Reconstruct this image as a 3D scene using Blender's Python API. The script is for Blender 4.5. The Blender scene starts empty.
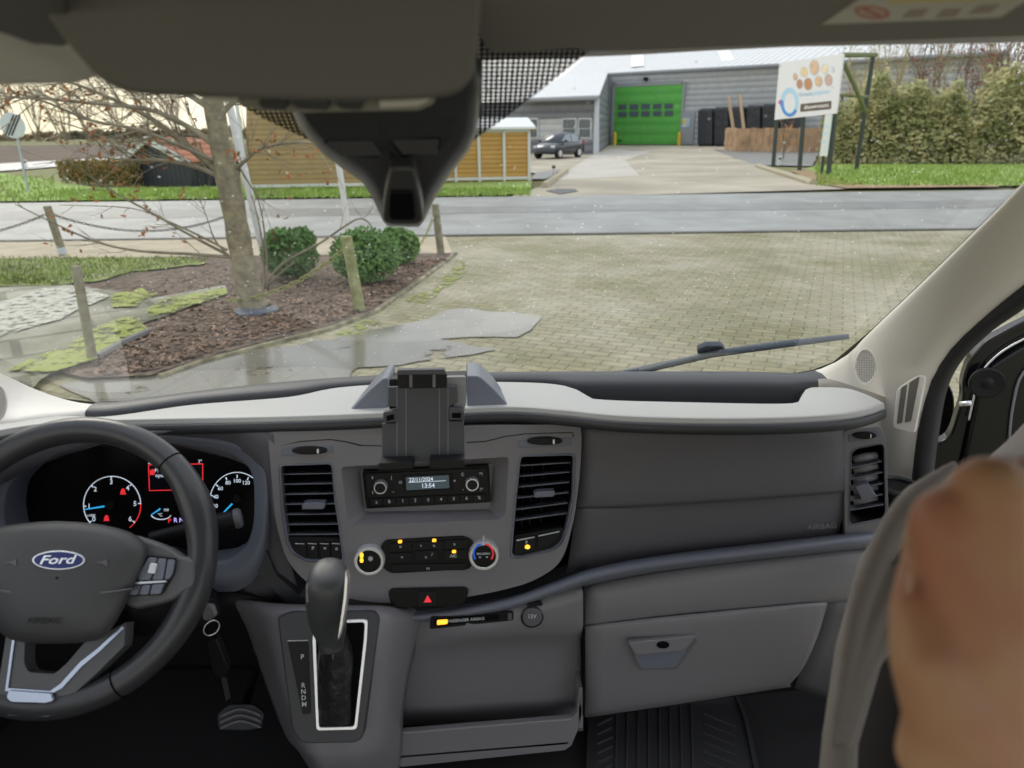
import bpy, bmesh, math, random
from math import sin, cos, pi, radians, tan
from mathutils import Vector, Matrix, noise
random.seed(7)
SC = bpy.context.scene
COL = SC.collection
# ---------------------------------------------------------------- camera
FPX = 710.0
PITCH, YAW, ROLL = radians(19.9), radians(4.0), radians(.7)
EYE = Vector((0, 0, 1.70))
_F = Vector((sin(YAW)*cos(PITCH), cos(YAW)*cos(PITCH), -sin(PITCH)))
_R0 = Vector((cos(YAW), -sin(YAW), 0))
_U0 = _R0.cross(_F)
_R = _R0*cos(ROLL) - _U0*sin(ROLL)
_U = _U0*cos(ROLL) + _R0*sin(ROLL)
cd = bpy.data.cameras.new('camera')
cam = bpy.data.objects.new('camera', cd)
COL.objects.link(cam)
m = Matrix((_R, _U, -_F)).transposed().to_4x4()
m.translation = EYE
cam.matrix_world = m
cd.sensor_width = 36
cd.lens = FPX*36/1024
cd.clip_start = .02
cd.clip_end = 2000
cd.dof.use_dof = True
cd.dof.focus_distance = 1.4
cd.dof.aperture_fstop = cd.lens/1000/.0042      # a phone lens: about 4 mm of aperture
SC.camera = cam
# ---------------------------------------------------------------- sky and sun
SC.view_settings.view_transform = 'Standard'
SC.view_settings.look = 'None'
SC.view_settings.gamma = 1
SC.view_settings.exposure = 0.42
SC.view_settings.use_curve_mapping = False
w = bpy.data.worlds.new('sky')
SC.world = w
w.use_nodes = True
nt = w.node_tree
nt.nodes.clear()
def N(t, **k):
    n = nt.nodes.new(t)
    for a, b in k.items():
        setattr(n, a, b)
    return n
tc = N('ShaderNodeTexCoord')
sep = N('ShaderNodeSeparateXYZ')
nt.links.new(tc.outputs['Generated'], sep.inputs[0])
ramp = N('ShaderNodeValToRGB')
cr = ramp.color_ramp
cr.elements[0].position = 0.0; cr.elements[0].color = (.95, .86, .62, 1)
cr.elements[1].position = 1.0; cr.elements[1].color = (.66, .74, .86, 1)
e = cr.elements.new(.12); e.color = (1.0, .90, .68, 1)
e = cr.elements.new(.3); e.color = (.80, .82, .84, 1)
nt.links.new(sep.outputs['Z'], ramp.inputs[0])
nz = N('ShaderNodeTexNoise'); nz.inputs['Scale'].default_value = 3.2; nz.inputs['Detail'].default_value = 6
mp = N('ShaderNodeMapping'); mp.inputs['Scale'].default_value = (1, 1, 5)
nt.links.new(tc.outputs['Generated'], mp.inputs[0]); nt.links.new(mp.outputs[0], nz.inputs['Vector'])
cl = N('ShaderNodeValToRGB')
cl.color_ramp.elements[0].position = .38; cl.color_ramp.elements[0].color = (.62, .66, .72, 1)
cl.color_ramp.elements[1].position = .6; cl.color_ramp.elements[1].color = (1.12, 1.1, 1.05, 1)
nt.links.new(nz.outputs['Fac'], cl.inputs[0])
mx = N('ShaderNodeMix', data_type='RGBA', blend_type='MULTIPLY'); mx.inputs[0].default_value = .75
cool = N('ShaderNodeMix', data_type='RGBA'); cool.inputs[7].default_value = (.86, .88, .92, 1)
az = N('ShaderNodeMapRange'); az.inputs['From Min'].default_value = -.45; az.inputs['From Max'].default_value = .25
nt.links.new(sep.outputs['X'], az.inputs['Value']); nt.links.new(az.outputs[0], cool.inputs[0]); nt.links.new(ramp.outputs[0], cool.inputs[6])
nt.links.new(cool.outputs[2], mx.inputs[6]); nt.links.new(cl.outputs[0], mx.inputs[7])
bg = N('ShaderNodeBackground'); bg.inputs['Strength'].default_value = 1.05
nt.links.new(mx.outputs[2], bg.inputs['Color'])
wo = N('ShaderNodeOutputWorld'); nt.links.new(bg.outputs[0], wo.inputs['Surface'])
sl = bpy.data.lights.new('sun', 'SUN')
sl.energy = 1.0; sl.angle = radians(25); sl.color = (1, .93, .8)
so = bpy.data.objects.new('sun', sl)
so.rotation_euler = (radians(-52), 0, radians(28))   # low in the sky ahead and to the left
so.location = (-20, 40, 30)
COL.objects.link(so)
# ---------------------------------------------------------------- geometry helpers
def ray(px, py):
    return _F + _R*((px-512)/FPX) - _U*((py-384)/FPX)
def hy(px, py, Y):
    d = ray(px, py); return EYE + d*((Y-EYE.y)/d.y)
def hz(px, py, Z=0.0):
    d = ray(px, py); return EYE + d*((Z-EYE.z)/d.z)
def hx(px, py, X):
    d = ray(px, py); return EYE + d*((X-EYE.x)/d.x)
def lerp(a, b, t): return a+(b-a)*t
class Plane:
    """a real plane in the van or in the yard; points on it are found from the photo's sight lines"""
    def __init__(s, p, n):
        s.p = Vector(p); s.n = Vector(n).normalized()
        if s.n.dot(EYE-s.p) < 0: s.n = -s.n
    def on(s, px, py, off=0.0):
        d = ray(px, py); q = s.p+s.n*off
        return EYE + d*((q-EYE).dot(s.n)/d.dot(s.n))
    def pr(s, v, off=0.0):
        return v - s.n*((v-s.p).dot(s.n)-off)
def vplane(a, b):
    """vertical plane through two ground points"""
    d = (b-a); return Plane(a, Vector((d.y, -d.x, 0)))
class MB:
    def __init__(s): s.v = []; s.f = []
    def add(s, vs, fs):
        k = len(s.v); s.v += [Vector(v) for v in vs]; s.f += [tuple(i+k for i in f) for f in fs]; return s
    def hexa(s, b, t):
        """8 corner box: four base points, four top points"""
        return s.add(list(b)+list(t), [(3,2,1,0),(4,5,6,7),(0,1,5,4),(1,2,6,5),(2,3,7,6),(3,0,4,7)])
    def box(s, c, d, ax=None):
        c = Vector(c); X, Y, Z = ax or (Vector((1,0,0)), Vector((0,1,0)), Vector((0,0,1)))
        X = X*d[0]/2; Y = Y*d[1]/2; Z = Z*d[2]/2
        return s.hexa([c-X-Y-Z, c+X-Y-Z, c+X+Y-Z, c-X+Y-Z], [c-X-Y+Z, c+X-Y+Z, c+X+Y+Z, c-X+Y+Z])
    def tube(s, pts, r, n=10, cap=True, closed=False):
        pts = [Vector(p) for p in pts]; L = len(pts)
        rs = r if isinstance(r, (list, tuple)) else [r]*L
        k = len(s.v); prev = None
        for i, p in enumerate(pts):
            if closed: t = pts[(i+1) % L]-pts[i-1]
            else: t = pts[min(i+1, L-1)]-pts[max(i-1, 0)]
            if t.length < 1e-9: t = Vector((0,0,1))
            t.normalize()
            if prev is None:
                a = t.orthogonal().normalized()
            else:
                a = prev - t*prev.dot(t)
                a = a.normalized() if a.length > 1e-6 else t.orthogonal().normalized()
            prev = a; b = t.cross(a)
            for j in range(n):
                q = 2*pi*j/n; s.v.append(p+(a*cos(q)+b*sin(q))*rs[i])
        for i in range(L if closed else L-1):
            i2 = (i+1) % L
            for j in range(n):
                s.f.append((k+i*n+j, k+i*n+(j+1) % n, k+i2*n+(j+1) % n, k+i2*n+j))
        if cap and not closed:
            s.f.append(tuple(k+j for j in range(n))[::-1]); s.f.append(tuple(k+(L-1)*n+j for j in range(n)))
        return s
    def disc(s, c, nrm, prof, n=28, up=None):
        """lathe: prof = [(radius, height along nrm)]"""
        c = Vector(c); nrm = Vector(nrm).normalized(); a = nrm.orthogonal().normalized(); b = nrm.cross(a)
        k = len(s.v)
        for r, h in prof:
            for j in range(n):
                q = 2*pi*j/n; s.v.append(c+nrm*h+(a*cos(q)+b*sin(q))*r)
        for i in range(len(prof)-1):
            for j in range(n):
                s.f.append((k+i*n+j, k+i*n+(j+1) % n, k+(i+1)*n+(j+1) % n, k+(i+1)*n+j))
        s.f.append(tuple(k+j for j in range(n))[::-1]); s.f.append(tuple(k+(len(prof)-1)*n+j for j in range(n)))
        return s
    def prism(s, front, back, holes=()):
        """outline front -> back (same count); holes = [(front, back)]"""
        bm = bmesh.new()
        loops = [(front, back)]+list(holes)
        fe = []; be = []
        for fl, bl in loops:
            fv = [bm.verts.new(p) for p in fl]; bv = [bm.verts.new(p) for p in bl]
            n = len(fv)
            for i in range(n):
                j = (i+1) % n
                bm.faces.new((fv[i], fv[j], bv[j], bv[i]))
            fe.append(fv); be.append(bv)
        if holes:
            for grp in (fe, be):
                es = []
                for l in grp:
                    for i in range(len(l)):
                        es.append(bm.edges.get((l[i], l[(i+1) % len(l)])))
                bmesh.ops.triangle_fill(bm, use_beauty=True, use_dissolve=False, edges=es)
        else:
            bm.faces.new(fe[0]); bm.faces.new(be[0][::-1])
        bmesh.ops.recalc_face_normals(bm, faces=bm.faces)
        bm.verts.index_update()
        s.add([v.co.copy() for v in bm.verts], [tuple(v.index for v in f.verts) for f in bm.faces])
        bm.free(); return s
def cr4(a, b, c, d, t):
    return (a*(-t+2*t*t-t**3) + b*(2-5*t*t+3*t**3) + c*(t+4*t*t-3*t**3) + d*(-t*t+t**3))*.5
def smooth(pts, k=4, closed=False):
    pts = [Vector(p) for p in pts]; L = len(pts); out = []
    for i in range(L if closed else L-1):
        if closed: a, b, c, d = pts[i-1], pts[i], pts[(i+1) % L], pts[(i+2) % L]
        else: a, b, c, d = pts[max(i-1,0)], pts[i], pts[i+1], pts[min(i+2, L-1)]
        for j in range(k): out.append(cr4(a, b, c, d, j/k))
    if not closed: out.append(pts[-1])
    return out
def sm2(pts, k=4, closed=False):
    return [(p.x, p.y) for p in smooth([Vector((a, b, 0)) for a, b in pts], k, closed)]
def rnd2(pts, r=3, k=3):
    """round the corners of a pixel outline"""
    out = []; L = len(pts)
    for i in range(L):
        p = Vector(pts[i]); a = Vector(pts[i-1])-p; b = Vector(pts[(i+1) % L])-p
        ra = min(r, a.length*.45); rb = min(r, b.length*.45)
        A = p+a.normalized()*ra; B = p+b.normalized()*rb
        for j in range(k+1):
            t = j/k; q = A*(1-t)**2+p*2*t*(1-t)+B*t*t; out.append((q.x, q.y))
    return out
def grid(rows, ku=1, kv=1):
    """rows of points -> smooth surface (verts, faces)"""
    rows = [smooth(r, ku) if ku > 1 else [Vector(p) for p in r] for r in rows]
    if kv > 1:
        cols = [smooth([r[i] for r in rows], kv) for i in range(len(rows[0]))]
        rows = [[c[j] for c in cols] for j in range(len(cols[0]))]
    n = len(rows[0]); v = [p for r in rows for p in r]
    f = [(i*n+j, i*n+j+1, (i+1)*n+j+1, (i+1)*n+j) for i in range(len(rows)-1) for j in range(n-1)]
    return v, f
def resamp(pts, n):
    """resample a polyline to n points by arc length"""
    pts = [Vector(p) for p in pts]; L = [0]
    for i in range(1, len(pts)): L.append(L[-1]+(pts[i]-pts[i-1]).length)
    out = []
    for k in range(n):
        t = L[-1]*k/(n-1); i = 1
        while i < len(L)-1 and L[i] < t: i += 1
        q = (t-L[i-1])/max(1e-9, L[i]-L[i-1]); out.append(pts[i-1].lerp(pts[i], min(1, max(0, q))))
    return out
def props(o, label=None, cat=None, group=None, kind=None):
    if label: o['label'] = label
    if cat: o['category'] = cat
    if group: o['group'] = group
    if kind: o['kind'] = kind
    return o
def thing(name, label, cat, loc, group=None):
    o = bpy.data.objects.new(name, None); o.empty_display_size = .05
    o.location = loc; COL.objects.link(o); return props(o, label, cat, group)
def world_loc(o):
    p = Vector(o.location)
    while o.parent: o = o.parent; p += Vector(o.location)
    return p
def mk(name, g, mat, parent=None, sm=False, bevel=0, solid=0, label=None, subs=0, seg=2, kind=None, out=None):
    """link a mesh object; its origin sits at the base of its own shape"""
    vs, fs = (g.v, g.f) if isinstance(g, MB) else g
    lo = Vector((min(v[i] for v in vs) for i in range(3))); hi = Vector((max(v[i] for v in vs) for i in range(3)))
    o0 = Vector(((lo.x+hi.x)/2, (lo.y+hi.y)/2, lo.z))
    me = bpy.data.meshes.new(name)
    me.from_pydata([tuple(Vector(v)-o0) for v in vs], [], fs)
    bm = bmesh.new(); bm.from_mesh(me)
    if out is None:
        bmesh.ops.recalc_face_normals(bm, faces=bm.faces)
    bm.to_mesh(me); bm.free()
    if sm:
        for p in me.polygons: p.use_smooth = True
    for mm in (mat if isinstance(mat, (list, tuple)) else [mat]): me.materials.append(mm)
    o = bpy.data.objects.new(name, me); COL.objects.link(o)
    if parent is not None:
        o.parent = parent; o.location = o0-world_loc(parent)
    else: o.location = o0
    if solid:
        q = o.modifiers.new('solid', 'SOLIDIFY'); q.thickness = solid; q.offset = 0
    if bevel:
        q = o.modifiers.new('bevel', 'BEVEL'); q.width = bevel; q.segments = seg; q.limit_method = 'ANGLE'; q.angle_limit = radians(35)
        q.use_clamp_overlap = True
        if not sm:
            for p in me.polygons: p.use_smooth = True
            q.harden_normals = True
    if subs:
        q = o.modifiers.new('subs', 'SUBSURF'); q.levels = subs; q.render_levels = subs
    if label: o['label'] = label
    if kind: o['kind'] = kind
    return o
def slab(name, P, px, o0, o1, mat, parent=None, holes=(), **k):
    """a solid plate on plane P whose face outline is given by sight lines; o1 = face height, o0 = back"""
    def two(q):
        fr = [P.on(a, b, o1) for a, b in q]; return fr, [P.pr(v, o0) for v in fr]
    f, b = two(px)
    return mk(name, MB().prism(f, b, [two(h) for h in holes]), mat, parent, **k)
def solid2(P, px, o0, o1, m=None):
    m = m or MB(); fr = [P.on(a, b, o1) for a, b in px]; return m.prism(fr, [P.pr(v, o0) for v in fr])
def text(body, P, px, py, h, mat, parent, off=.0005, ang=0, name='lettering', depth=.0004, sx=1, label=None, shear=0):
    """lettering h pixels tall lying on plane P"""
    cu = bpy.data.curves.new('t', 'FONT'); cu.body = body; cu.align_x = 'CENTER'; cu.align_y = 'CENTER'
    cu.size = 1; cu.resolution_u = 3; cu.offset = .018
    t = bpy.data.objects.new('t', cu); COL.objects.link(t)
    dg = bpy.context.evaluated_depsgraph_get(); dg.update()
    te = t.evaluated_get(dg); me = te.to_mesh()
    vs = [v.co.copy() for v in me.vertices]; fs = [tuple(p.vertices) for p in me.polygons]
    te.to_mesh_clear(); bpy.data.objects.remove(t); bpy.data.curves.remove(cu)
    c = P.on(px, py, off)
    u = (P.on(px+1, py, off)-c); v = (P.on(px, py-1, off)-c)
    ca, sa = cos(ang), sin(ang)
    hh = h/.70
    U2 = (u*ca+v*sa)*hh*sx; V2 = (v*ca-u*sa)*hh
    o = mk(name, ([c+U2*(q.x+shear*q.y)+V2*q.y for q in vs], fs), mat, parent, out=1)
    if label: o['label'] = label
    return o
# ---------------------------------------------------------------- materials
MATS = {}
def mat(name, col, rough=.6, metal=0, var=0, vs=20, bump=0, bs=300, emit=0, spec=None, col2=None, coat=0, alpha=None):
    if name in MATS: return MATS[name]
    m = bpy.data.materials.new(name); m.use_nodes = True; t = m.node_tree
    b = t.nodes['Principled BSDF']; b.inputs['Base Color'].default_value = (*col, 1)
    b.inputs['Roughness'].default_value = rough; b.inputs['Metallic'].default_value = metal
    if spec is not None: b.inputs['Specular IOR Level'].default_value = spec
    if coat: b.inputs['Coat Weight'].default_value = coat
    g = t.nodes.new('ShaderNodeNewGeometry')
    if var or col2:
        n = t.nodes.new('ShaderNodeTexNoise'); n.inputs['Scale'].default_value = vs; n.inputs['Detail'].default_value = 5
        t.links.new(g.outputs['Position'], n.inputs['Vector'])
        r = t.nodes.new('ShaderNodeValToRGB'); r.color_ramp.elements[0].position = .35; r.color_ramp.elements[1].position = .65
        c2 = col2 or tuple(min(1, c*(1+var)) for c in col)
        c1 = col if col2 else tuple(c*(1-var) for c in col)
        r.color_ramp.elements[0].color = (*c1, 1); r.color_ramp.elements[1].color = (*c2, 1)
        t.links.new(n.outputs['Fac'], r.inputs[0]); t.links.new(r.outputs[0], b.inputs['Base Color'])
    if bump:
        n2 = t.nodes.new('ShaderNodeTexNoise'); n2.inputs['Scale'].default_value = bs; n2.inputs['Detail'].default_value = 3
        t.links.new(g.outputs['Position'], n2.inputs['Vector'])
        bp = t.nodes.new('ShaderNodeBump'); bp.inputs['Strength'].default_value = bump; bp.inputs['Distance'].default_value = .4/bs
        t.links.new(n2.outputs['Fac'], bp.inputs['Height']); t.links.new(bp.outputs[0], b.inputs['Normal'])
    if emit:
        b.inputs['Emission Color'].default_value = (*col, 1); b.inputs['Emission Strength'].default_value = emit
    MATS[name] = m; return m
def stripes(name, c1, c2, axis, period, duty=.5, rough=.5, metal=0, bump=.5, rot=0):
    """board, slat or corrugation pattern along a world axis"""
    m = mat(name, c1, rough, metal); t = m.node_tree; b = t.nodes['Principled BSDF']
    g = [n for n in t.nodes if n.type == 'NEW_GEOMETRY'][0]
    mp = t.nodes.new('ShaderNodeMapping'); mp.inputs['Rotation'].default_value = (0, 0, rot)
    t.links.new(g.outputs['Position'], mp.inputs[0])
    s = t.nodes.new('ShaderNodeSeparateXYZ'); t.links.new(mp.outputs[0], s.inputs[0])
    a = t.nodes.new('ShaderNodeMath'); a.operation = 'DIVIDE'; a.inputs[1].default_value = period
    t.links.new(s.outputs[axis], a.inputs[0])
    fr = t.nodes.new('ShaderNodeMath'); fr.operation = 'FRACT'; t.links.new(a.outputs[0], fr.inputs[0])
    r = t.nodes.new('ShaderNodeValToRGB'); r.color_ramp.elements[0].color = (*c2, 1); r.color_ramp.elements[1].color = (*c1, 1)
    r.color_ramp.elements[0].position = duty*.5; r.color_ramp.elements[1].position = min(1, duty*1.2)
    t.links.new(fr.outputs[0], r.inputs[0])
    n = t.nodes.new('ShaderNodeTexNoise'); n.inputs['Scale'].default_value = 2.5; n.inputs['Detail'].default_value = 5
    t.links.new(g.outputs['Position'], n.inputs['Vector'])
    hv = t.nodes.new('ShaderNodeMapRange'); hv.inputs['To Min'].default_value = .8; hv.inputs['To Max'].default_value = 1.15
    t.links.new(n.outputs['Fac'], hv.inputs['Value'])
    mu = t.nodes.new('ShaderNodeVectorMath'); mu.operation = 'SCALE'
    t.links.new(r.outputs[0], mu.inputs[0]); t.links.new(hv.outputs[0], mu.inputs['Scale']); t.links.new(mu.outputs[0], b.inputs['Base Color'])
    if bump:
        bp = t.nodes.new('ShaderNodeBump'); bp.inputs['Strength'].default_value = bump; bp.inputs['Distance'].default_value = period*.2
        t.links.new(fr.outputs[0], bp.inputs['Height']); t.links.new(bp.outputs[0], b.inputs['Normal'])
    return m
# ================================================================ THE YARD AND THE STREET
def flat(name, px, z, m, kind='structure', label=None):
    o = mk(name, ([hz(a, b, z) for a, b in px], [tuple(range(len(px)))]), m)
    o['kind'] = kind
    if label: o['label'] = label
    return o
def brick_mat(name, c1, c2, mortar, bw, rh, rot, rough=.75, moss=.3, wet=True):
    m = mat(name, c1, rough); t = m.node_tree; b = t.nodes['Principled BSDF']
    g = [n for n in t.nodes if n.type == 'NEW_GEOMETRY'][0]
    mp = t.nodes.new('ShaderNodeMapping'); mp.inputs['Rotation'].default_value = (0, 0, rot); t.links.new(g.outputs['Position'], mp.inputs[0])
    br = t.nodes.new('ShaderNodeTexBrick'); br.inputs['Scale'].default_value = 1
    br.inputs['Brick Width'].default_value = bw; br.inputs['Row Height'].default_value = rh; br.inputs['Mortar Size'].default_value = rh*.07
    br.inputs['Color1'].default_value = (*c1, 1); br.inputs['Color2'].default_value = (*c2, 1); br.inputs['Mortar'].default_value = (*mortar, 1)
    br.inputs['Mortar Smooth'].default_value = .3
    t.links.new(mp.outputs[0], br.inputs['Vector'])
    n = t.nodes.new('ShaderNodeTexNoise'); n.inputs['Scale'].default_value = .55; n.inputs['Detail'].default_value = 7; n.inputs['Roughness'].default_value = .65
    t.links.new(g.outputs['Position'], n.inputs['Vector'])
    r = t.nodes.new('ShaderNodeValToRGB'); r.color_ramp.elements[0].position = .42; r.color_ramp.elements[1].position = .62
    r.color_ramp.elements[0].color = (1, 1, 1, 1); r.color_ramp.elements[1].color = (.72, .74, .6, 1)
    t.links.new(n.outputs['Fac'], r.inputs[0])
    x = t.nodes.new('ShaderNodeMix'); x.data_type = 'RGBA'; x.blend_type = 'MULTIPLY'; x.inputs[0].default_value = 1
    t.links.new(br.outputs['Color'], x.inputs[6]); t.links.new(r.outputs[0], x.inputs[7]); 
    n3 = t.nodes.new('ShaderNodeTexNoise'); n3.inputs['Scale'].default_value = 9; n3.inputs['Detail'].default_value = 6
    t.links.new(g.outputs['Position'], n3.inputs['Vector'])
    r3 = t.nodes.new('ShaderNodeMapRange'); r3.inputs['To Min'].default_value = .72; r3.inputs['To Max'].default_value = 1.25
    t.links.new(n3.outputs['Fac'], r3.inputs['Value'])
    v = t.nodes.new('ShaderNodeVectorMath'); v.operation = 'SCALE'; t.links.new(x.outputs[2], v.inputs[0]); t.links.new(r3.outputs[0], v.inputs['Scale'])
    t.links.new(v.outputs[0], b.inputs['Base Color'])
    if wet:
        rr = t.nodes.new('ShaderNodeMapRange'); rr.inputs['From Min'].default_value = .35; rr.inputs['From Max'].default_value = .6
        rr.inputs['To Min'].default_value = .38; rr.inputs['To Max'].default_value = rough
        t.links.new(n.outputs['Fac'], rr.inputs['Value']); t.links.new(rr.outputs[0], b.inputs['Roughness'])
    return m
M_brick = brick_mat('beige_pavers', (.40, .36, .25), (.31, .28, .19), (.15, .15, .075), .21, .105, radians(28))
M_slabs = brick_mat('concrete_slabs', (.24, .235, .18), (.19, .19, .14), (.08, .09, .05), 1.2, .6, radians(-32), moss=1)
M_asph = mat('wet_asphalt', (.27, .28, .275), .48, var=.16, vs=1.2, bump=.25, bs=60)
M_asphd = mat('dark_wet_asphalt', (.19, .195, .195), .4, var=.15, vs=2, bump=.25, bs=60)
M_sand = mat('sandy_verge', (.46, .40, .29), .85, var=.12, vs=3, bump=.3, bs=40)
M_conc = mat('forecourt_concrete', (.40, .36, .28), .7, var=.22, vs=.35, bump=.2, bs=20)
M_concl = mat('pale_concrete', (.50, .47, .42), .6, var=.1, vs=.6)
M_soil = mat('bark_soil', (.15, .112, .085), .95, var=.5, vs=14, bump=1, bs=35)
M_grass = mat('lush_grass', (.22, .33, .07), .9, col2=(.36, .47, .14), vs=5, bump=.8, bs=30)
M_lawn = mat('patchy_lawn', (.16, .17, .07), .9, col2=(.24, .30, .07), vs=7, bump=.8, bs=40)
M_field = mat('ploughed_field', (.13, .095, .07), .95, var=.2, vs=.25)
M_earth = mat('far_ground', (.20, .20, .09), .95, var=.2, vs=.08)
def patchy(name, c1, c2, thr, sc=7, edge=.06):
    m = mat(name, c1, .95, col2=c2, vs=sc*1.3); t = m.node_tree; b = t.nodes['Principled BSDF']; g = [n for n in t.nodes if n.type == 'NEW_GEOMETRY'][0]
    n = t.nodes.new('ShaderNodeTexNoise'); n.inputs['Scale'].default_value = sc; n.inputs['Detail'].default_value = 8; n.inputs['Roughness'].default_value = .7
    t.links.new(g.outputs['Position'], n.inputs['Vector'])
    r = t.nodes.new('ShaderNodeMapRange'); r.inputs['From Min'].default_value = thr-edge; r.inputs['From Max'].default_value = thr+edge
    t.links.new(n.outputs['Fac'], r.inputs['Value']); t.links.new(r.outputs[0], b.inputs['Alpha']); return m
M_moss = patchy('yellow_moss', (.30, .36, .08), (.40, .42, .16), .47)
M_moss2 = patchy('paver_moss', (.30, .34, .08), (.36, .40, .12), .53, 10)
M_gravel = patchy('pale_gravel', (.50, .50, .42), (.62, .61, .54), .44, 12)
M_leafmat = patchy('bark_scatter', (.11, .075, .05), (.20, .13, .08), .52, 14)
M_water = patchy('puddle_water', (.20, .19, .16), (.24, .23, .19), .37, 1.6, .03)
M_water.node_tree.nodes['Principled BSDF'].inputs['Roughness'].default_value = .12; M_water.node_tree.nodes['Principled BSDF'].inputs['Specular IOR Level'].default_value = .9

ll = hz(-1400, 257.5); lr = hz(2400, 210.5)
fl = hz(-900, 214.7); fr = hz(1900, 178.5)
o = mk('ground_far', MB().box((40, 150, -.30), (900, 420, .5)), M_earth); o['kind'] = 'structure'
# paving in front of the van and under it
def line(a, b, y): t = (y-a.y)/(b.y-a.y); return a.lerp(b, t)
o = mk('ground_paving', MB().hexa([Vector((-18, -8, -.02)), Vector((30, -8, -.02)), Vector((30, lr.y, -.02)), Vector((-18, ll.y, -.02))],
       [Vector((-18, -8, 0)), Vector((30, -8, 0)), hz(1500, 222, 0), hz(-700, 249, 0)]), M_brick); o['kind'] = 'structure'
flat('verge_sandy', [(-700, 249), (445, 235), (452, 252), (440, 257), (200, 257), (-700, 262)], .006, M_sand)
mk('road', MB().hexa([hz(-1400, 257.5, -.02), hz(2400, 210.5, -.02), hz(1900, 178.5, -.02), hz(-900, 214.7, -.02)],
   [hz(-1400, 257.5, .012), hz(2400, 210.5, .012), hz(1900, 178.5, .012), hz(-900, 214.7, .012)]), M_asph)['kind'] = 'structure'
def band(y0, y1, n=24, x0=-900, x1=1900, rag=.6):
    r = random.Random(int(y0*10)); a = []; b = []
    for i in range(n+1):
        x = lerp(x0, x1, i/n); s = -(x-500)*.0125
        a.append((x, y0+s+r.uniform(-rag, rag))); b.append((x, y1+s+r.uniform(-rag, rag)))
    return a+b[::-1]
flat('road_wheel_track', band(206, 213), .0165, M_asphd)
flat('road_edge_line', band(233.6, 235.0, rag=.1), .0165, mat('kerb_dark', (.12, .12, .11), .8))
# verges beyond the road
flat('verge_grass', [(-600, 210), (530, 193.5), (532, 181), (440, 179), (250, 186), (100, 188), (0, 173), (-600, 190)], .03, M_grass)
flat('verge_grass', [(812, 182), (848, 187.3), (1900, 174.5), (1900, 158), (1024, 164), (830, 164), (806, 168)], .03, M_grass)
flat('verge_leaf_litter', [(790, 170), (815, 183), (846, 188), (1000, 186.5), (990, 184), (870, 185), (835, 180), (808, 169)], .034, mat('leaf_litter', (.34, .24, .14), .9, var=.3, vs=4))
flat('forecourt', [(505, 198.5), (548, 184), (566, 171), (594, 155), (611, 144.5), (860, 143), (900, 150), (760, 158), (758, 166), (812, 182.5), (846, 189)], .008, M_conc)
flat('forecourt', [(470, 172), (545, 173), (566, 171.5), (596, 155), (596, 152.5), (470, 155)], .004, M_conc)
flat('forecourt_slab', [(555, 180), (590, 156), (611, 149), (650, 152), (625, 160), (640, 176)], .014, M_concl)
flat('forecourt_asphalt', [(712, 149), (735, 151), (820, 152), (812, 166), (760, 165), (735, 158)], .016, M_asphd)
flat('forecourt_asphalt', [(530, 179), (537, 172), (560, 170), (552, 176), (545, 179)], .016, M_asphd)
flat('verge_path', [(-600, 182), (0, 171), (130, 160.5), (132, 156), (0, 163.5), (-600, 174)], .02, mat('pale_path', (.62, .6, .58), .6, var=.1))
flat('field_ploughed', [(-500, 172), (0, 165.5), (130, 156), (330, 153), (330, 142), (-500, 151)], -.03, M_field)
# planting bed, lawn, slabs and moss at the left
flat('planting_bed', [(-60, 262), (200, 256), (452, 253), (440, 264), (405, 290), (372, 312), (330, 326), (250, 345), (190, 362), (150, 375), (88, 378), (60, 372), (-60, 330)], .03, M_soil)
def rag(px, a, s, k=3):
    r = random.Random(s); out = []
    for i, p in enumerate(px):
        q = px[(i+1) % len(px)]
        for j in range(k):
            t = j/k; out.append((lerp(p[0], q[0], t)+r.uniform(-a, a)*2, lerp(p[1], q[1], t)+r.uniform(-a, a)))
    return out
flat('lawn', rag([(-200, 262), (60, 258), (170, 257), (215, 262), (190, 266), (130, 270), (95, 282), (40, 286), (-200, 290)], 1.2, 3), .05, M_lawn)
flat('slab_path', [(-150, 296), (60, 284), (110, 290), (152, 298), (225, 285), (228, 292), (165, 316), (120, 330), (95, 350), (70, 362), (40, 380), (30, 392), (-60, 420), (-200, 420)], .045, M_slabs)
flat('gravel_square', rag([(-60, 318), (0, 302), (45, 288), (75, 288), (110, 296), (60, 318), (0, 335), (-60, 350)], .8, 5), .06, M_gravel)
flat('moss_strip', rag([(8, 368), (60, 348), (100, 325), (135, 315), (150, 328), (115, 345), (95, 358), (50, 372)], 1.2, 8), .062, M_moss)
flat('moss_patch', rag([(148, 308), (170, 297), (225, 288), (228, 292), (185, 308), (150, 318)], 1.4, 9), .06, M_moss)
flat('moss_patch', rag([(112, 295), (140, 288), (155, 294), (135, 306), (110, 306)], 1.4, 10), .06, M_moss)
mk('bed_edging', MB().tube([hz(97, 357, .05), hz(122, 343, .05), hz(149, 331, .05)], .03, 6), mat('edging_stone', (.2, .2, .2), .7))['kind'] = 'structure'
mk('bed_kerb', MB().tube([hz(a, b, .0) for a, b in [(456, 254), (440, 266), (408, 290), (375, 313), (330, 330), (255, 349), (200, 364), (160, 378)]], .035, 6),
   mat('mossy_kerb', (.26, .24, .16), .9, var=.4, vs=8))['kind'] = 'structure'
flat('puddle', rag([(60, 385), (110, 377), (165, 372), (230, 356), (300, 344), (345, 336), (420, 322), (450, 309), (510, 311), (545, 318), (520, 336), (440, 338), (500, 350), (420, 362), (360, 366), (340, 384), (250, 392), (100, 404)], 1.8, 12), .010, M_water)
flat('moss_patch', rag([(395, 300), (430, 290), (460, 260), (470, 268), (455, 285), (420, 303)], 2, 14), .011, M_moss2)
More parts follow.
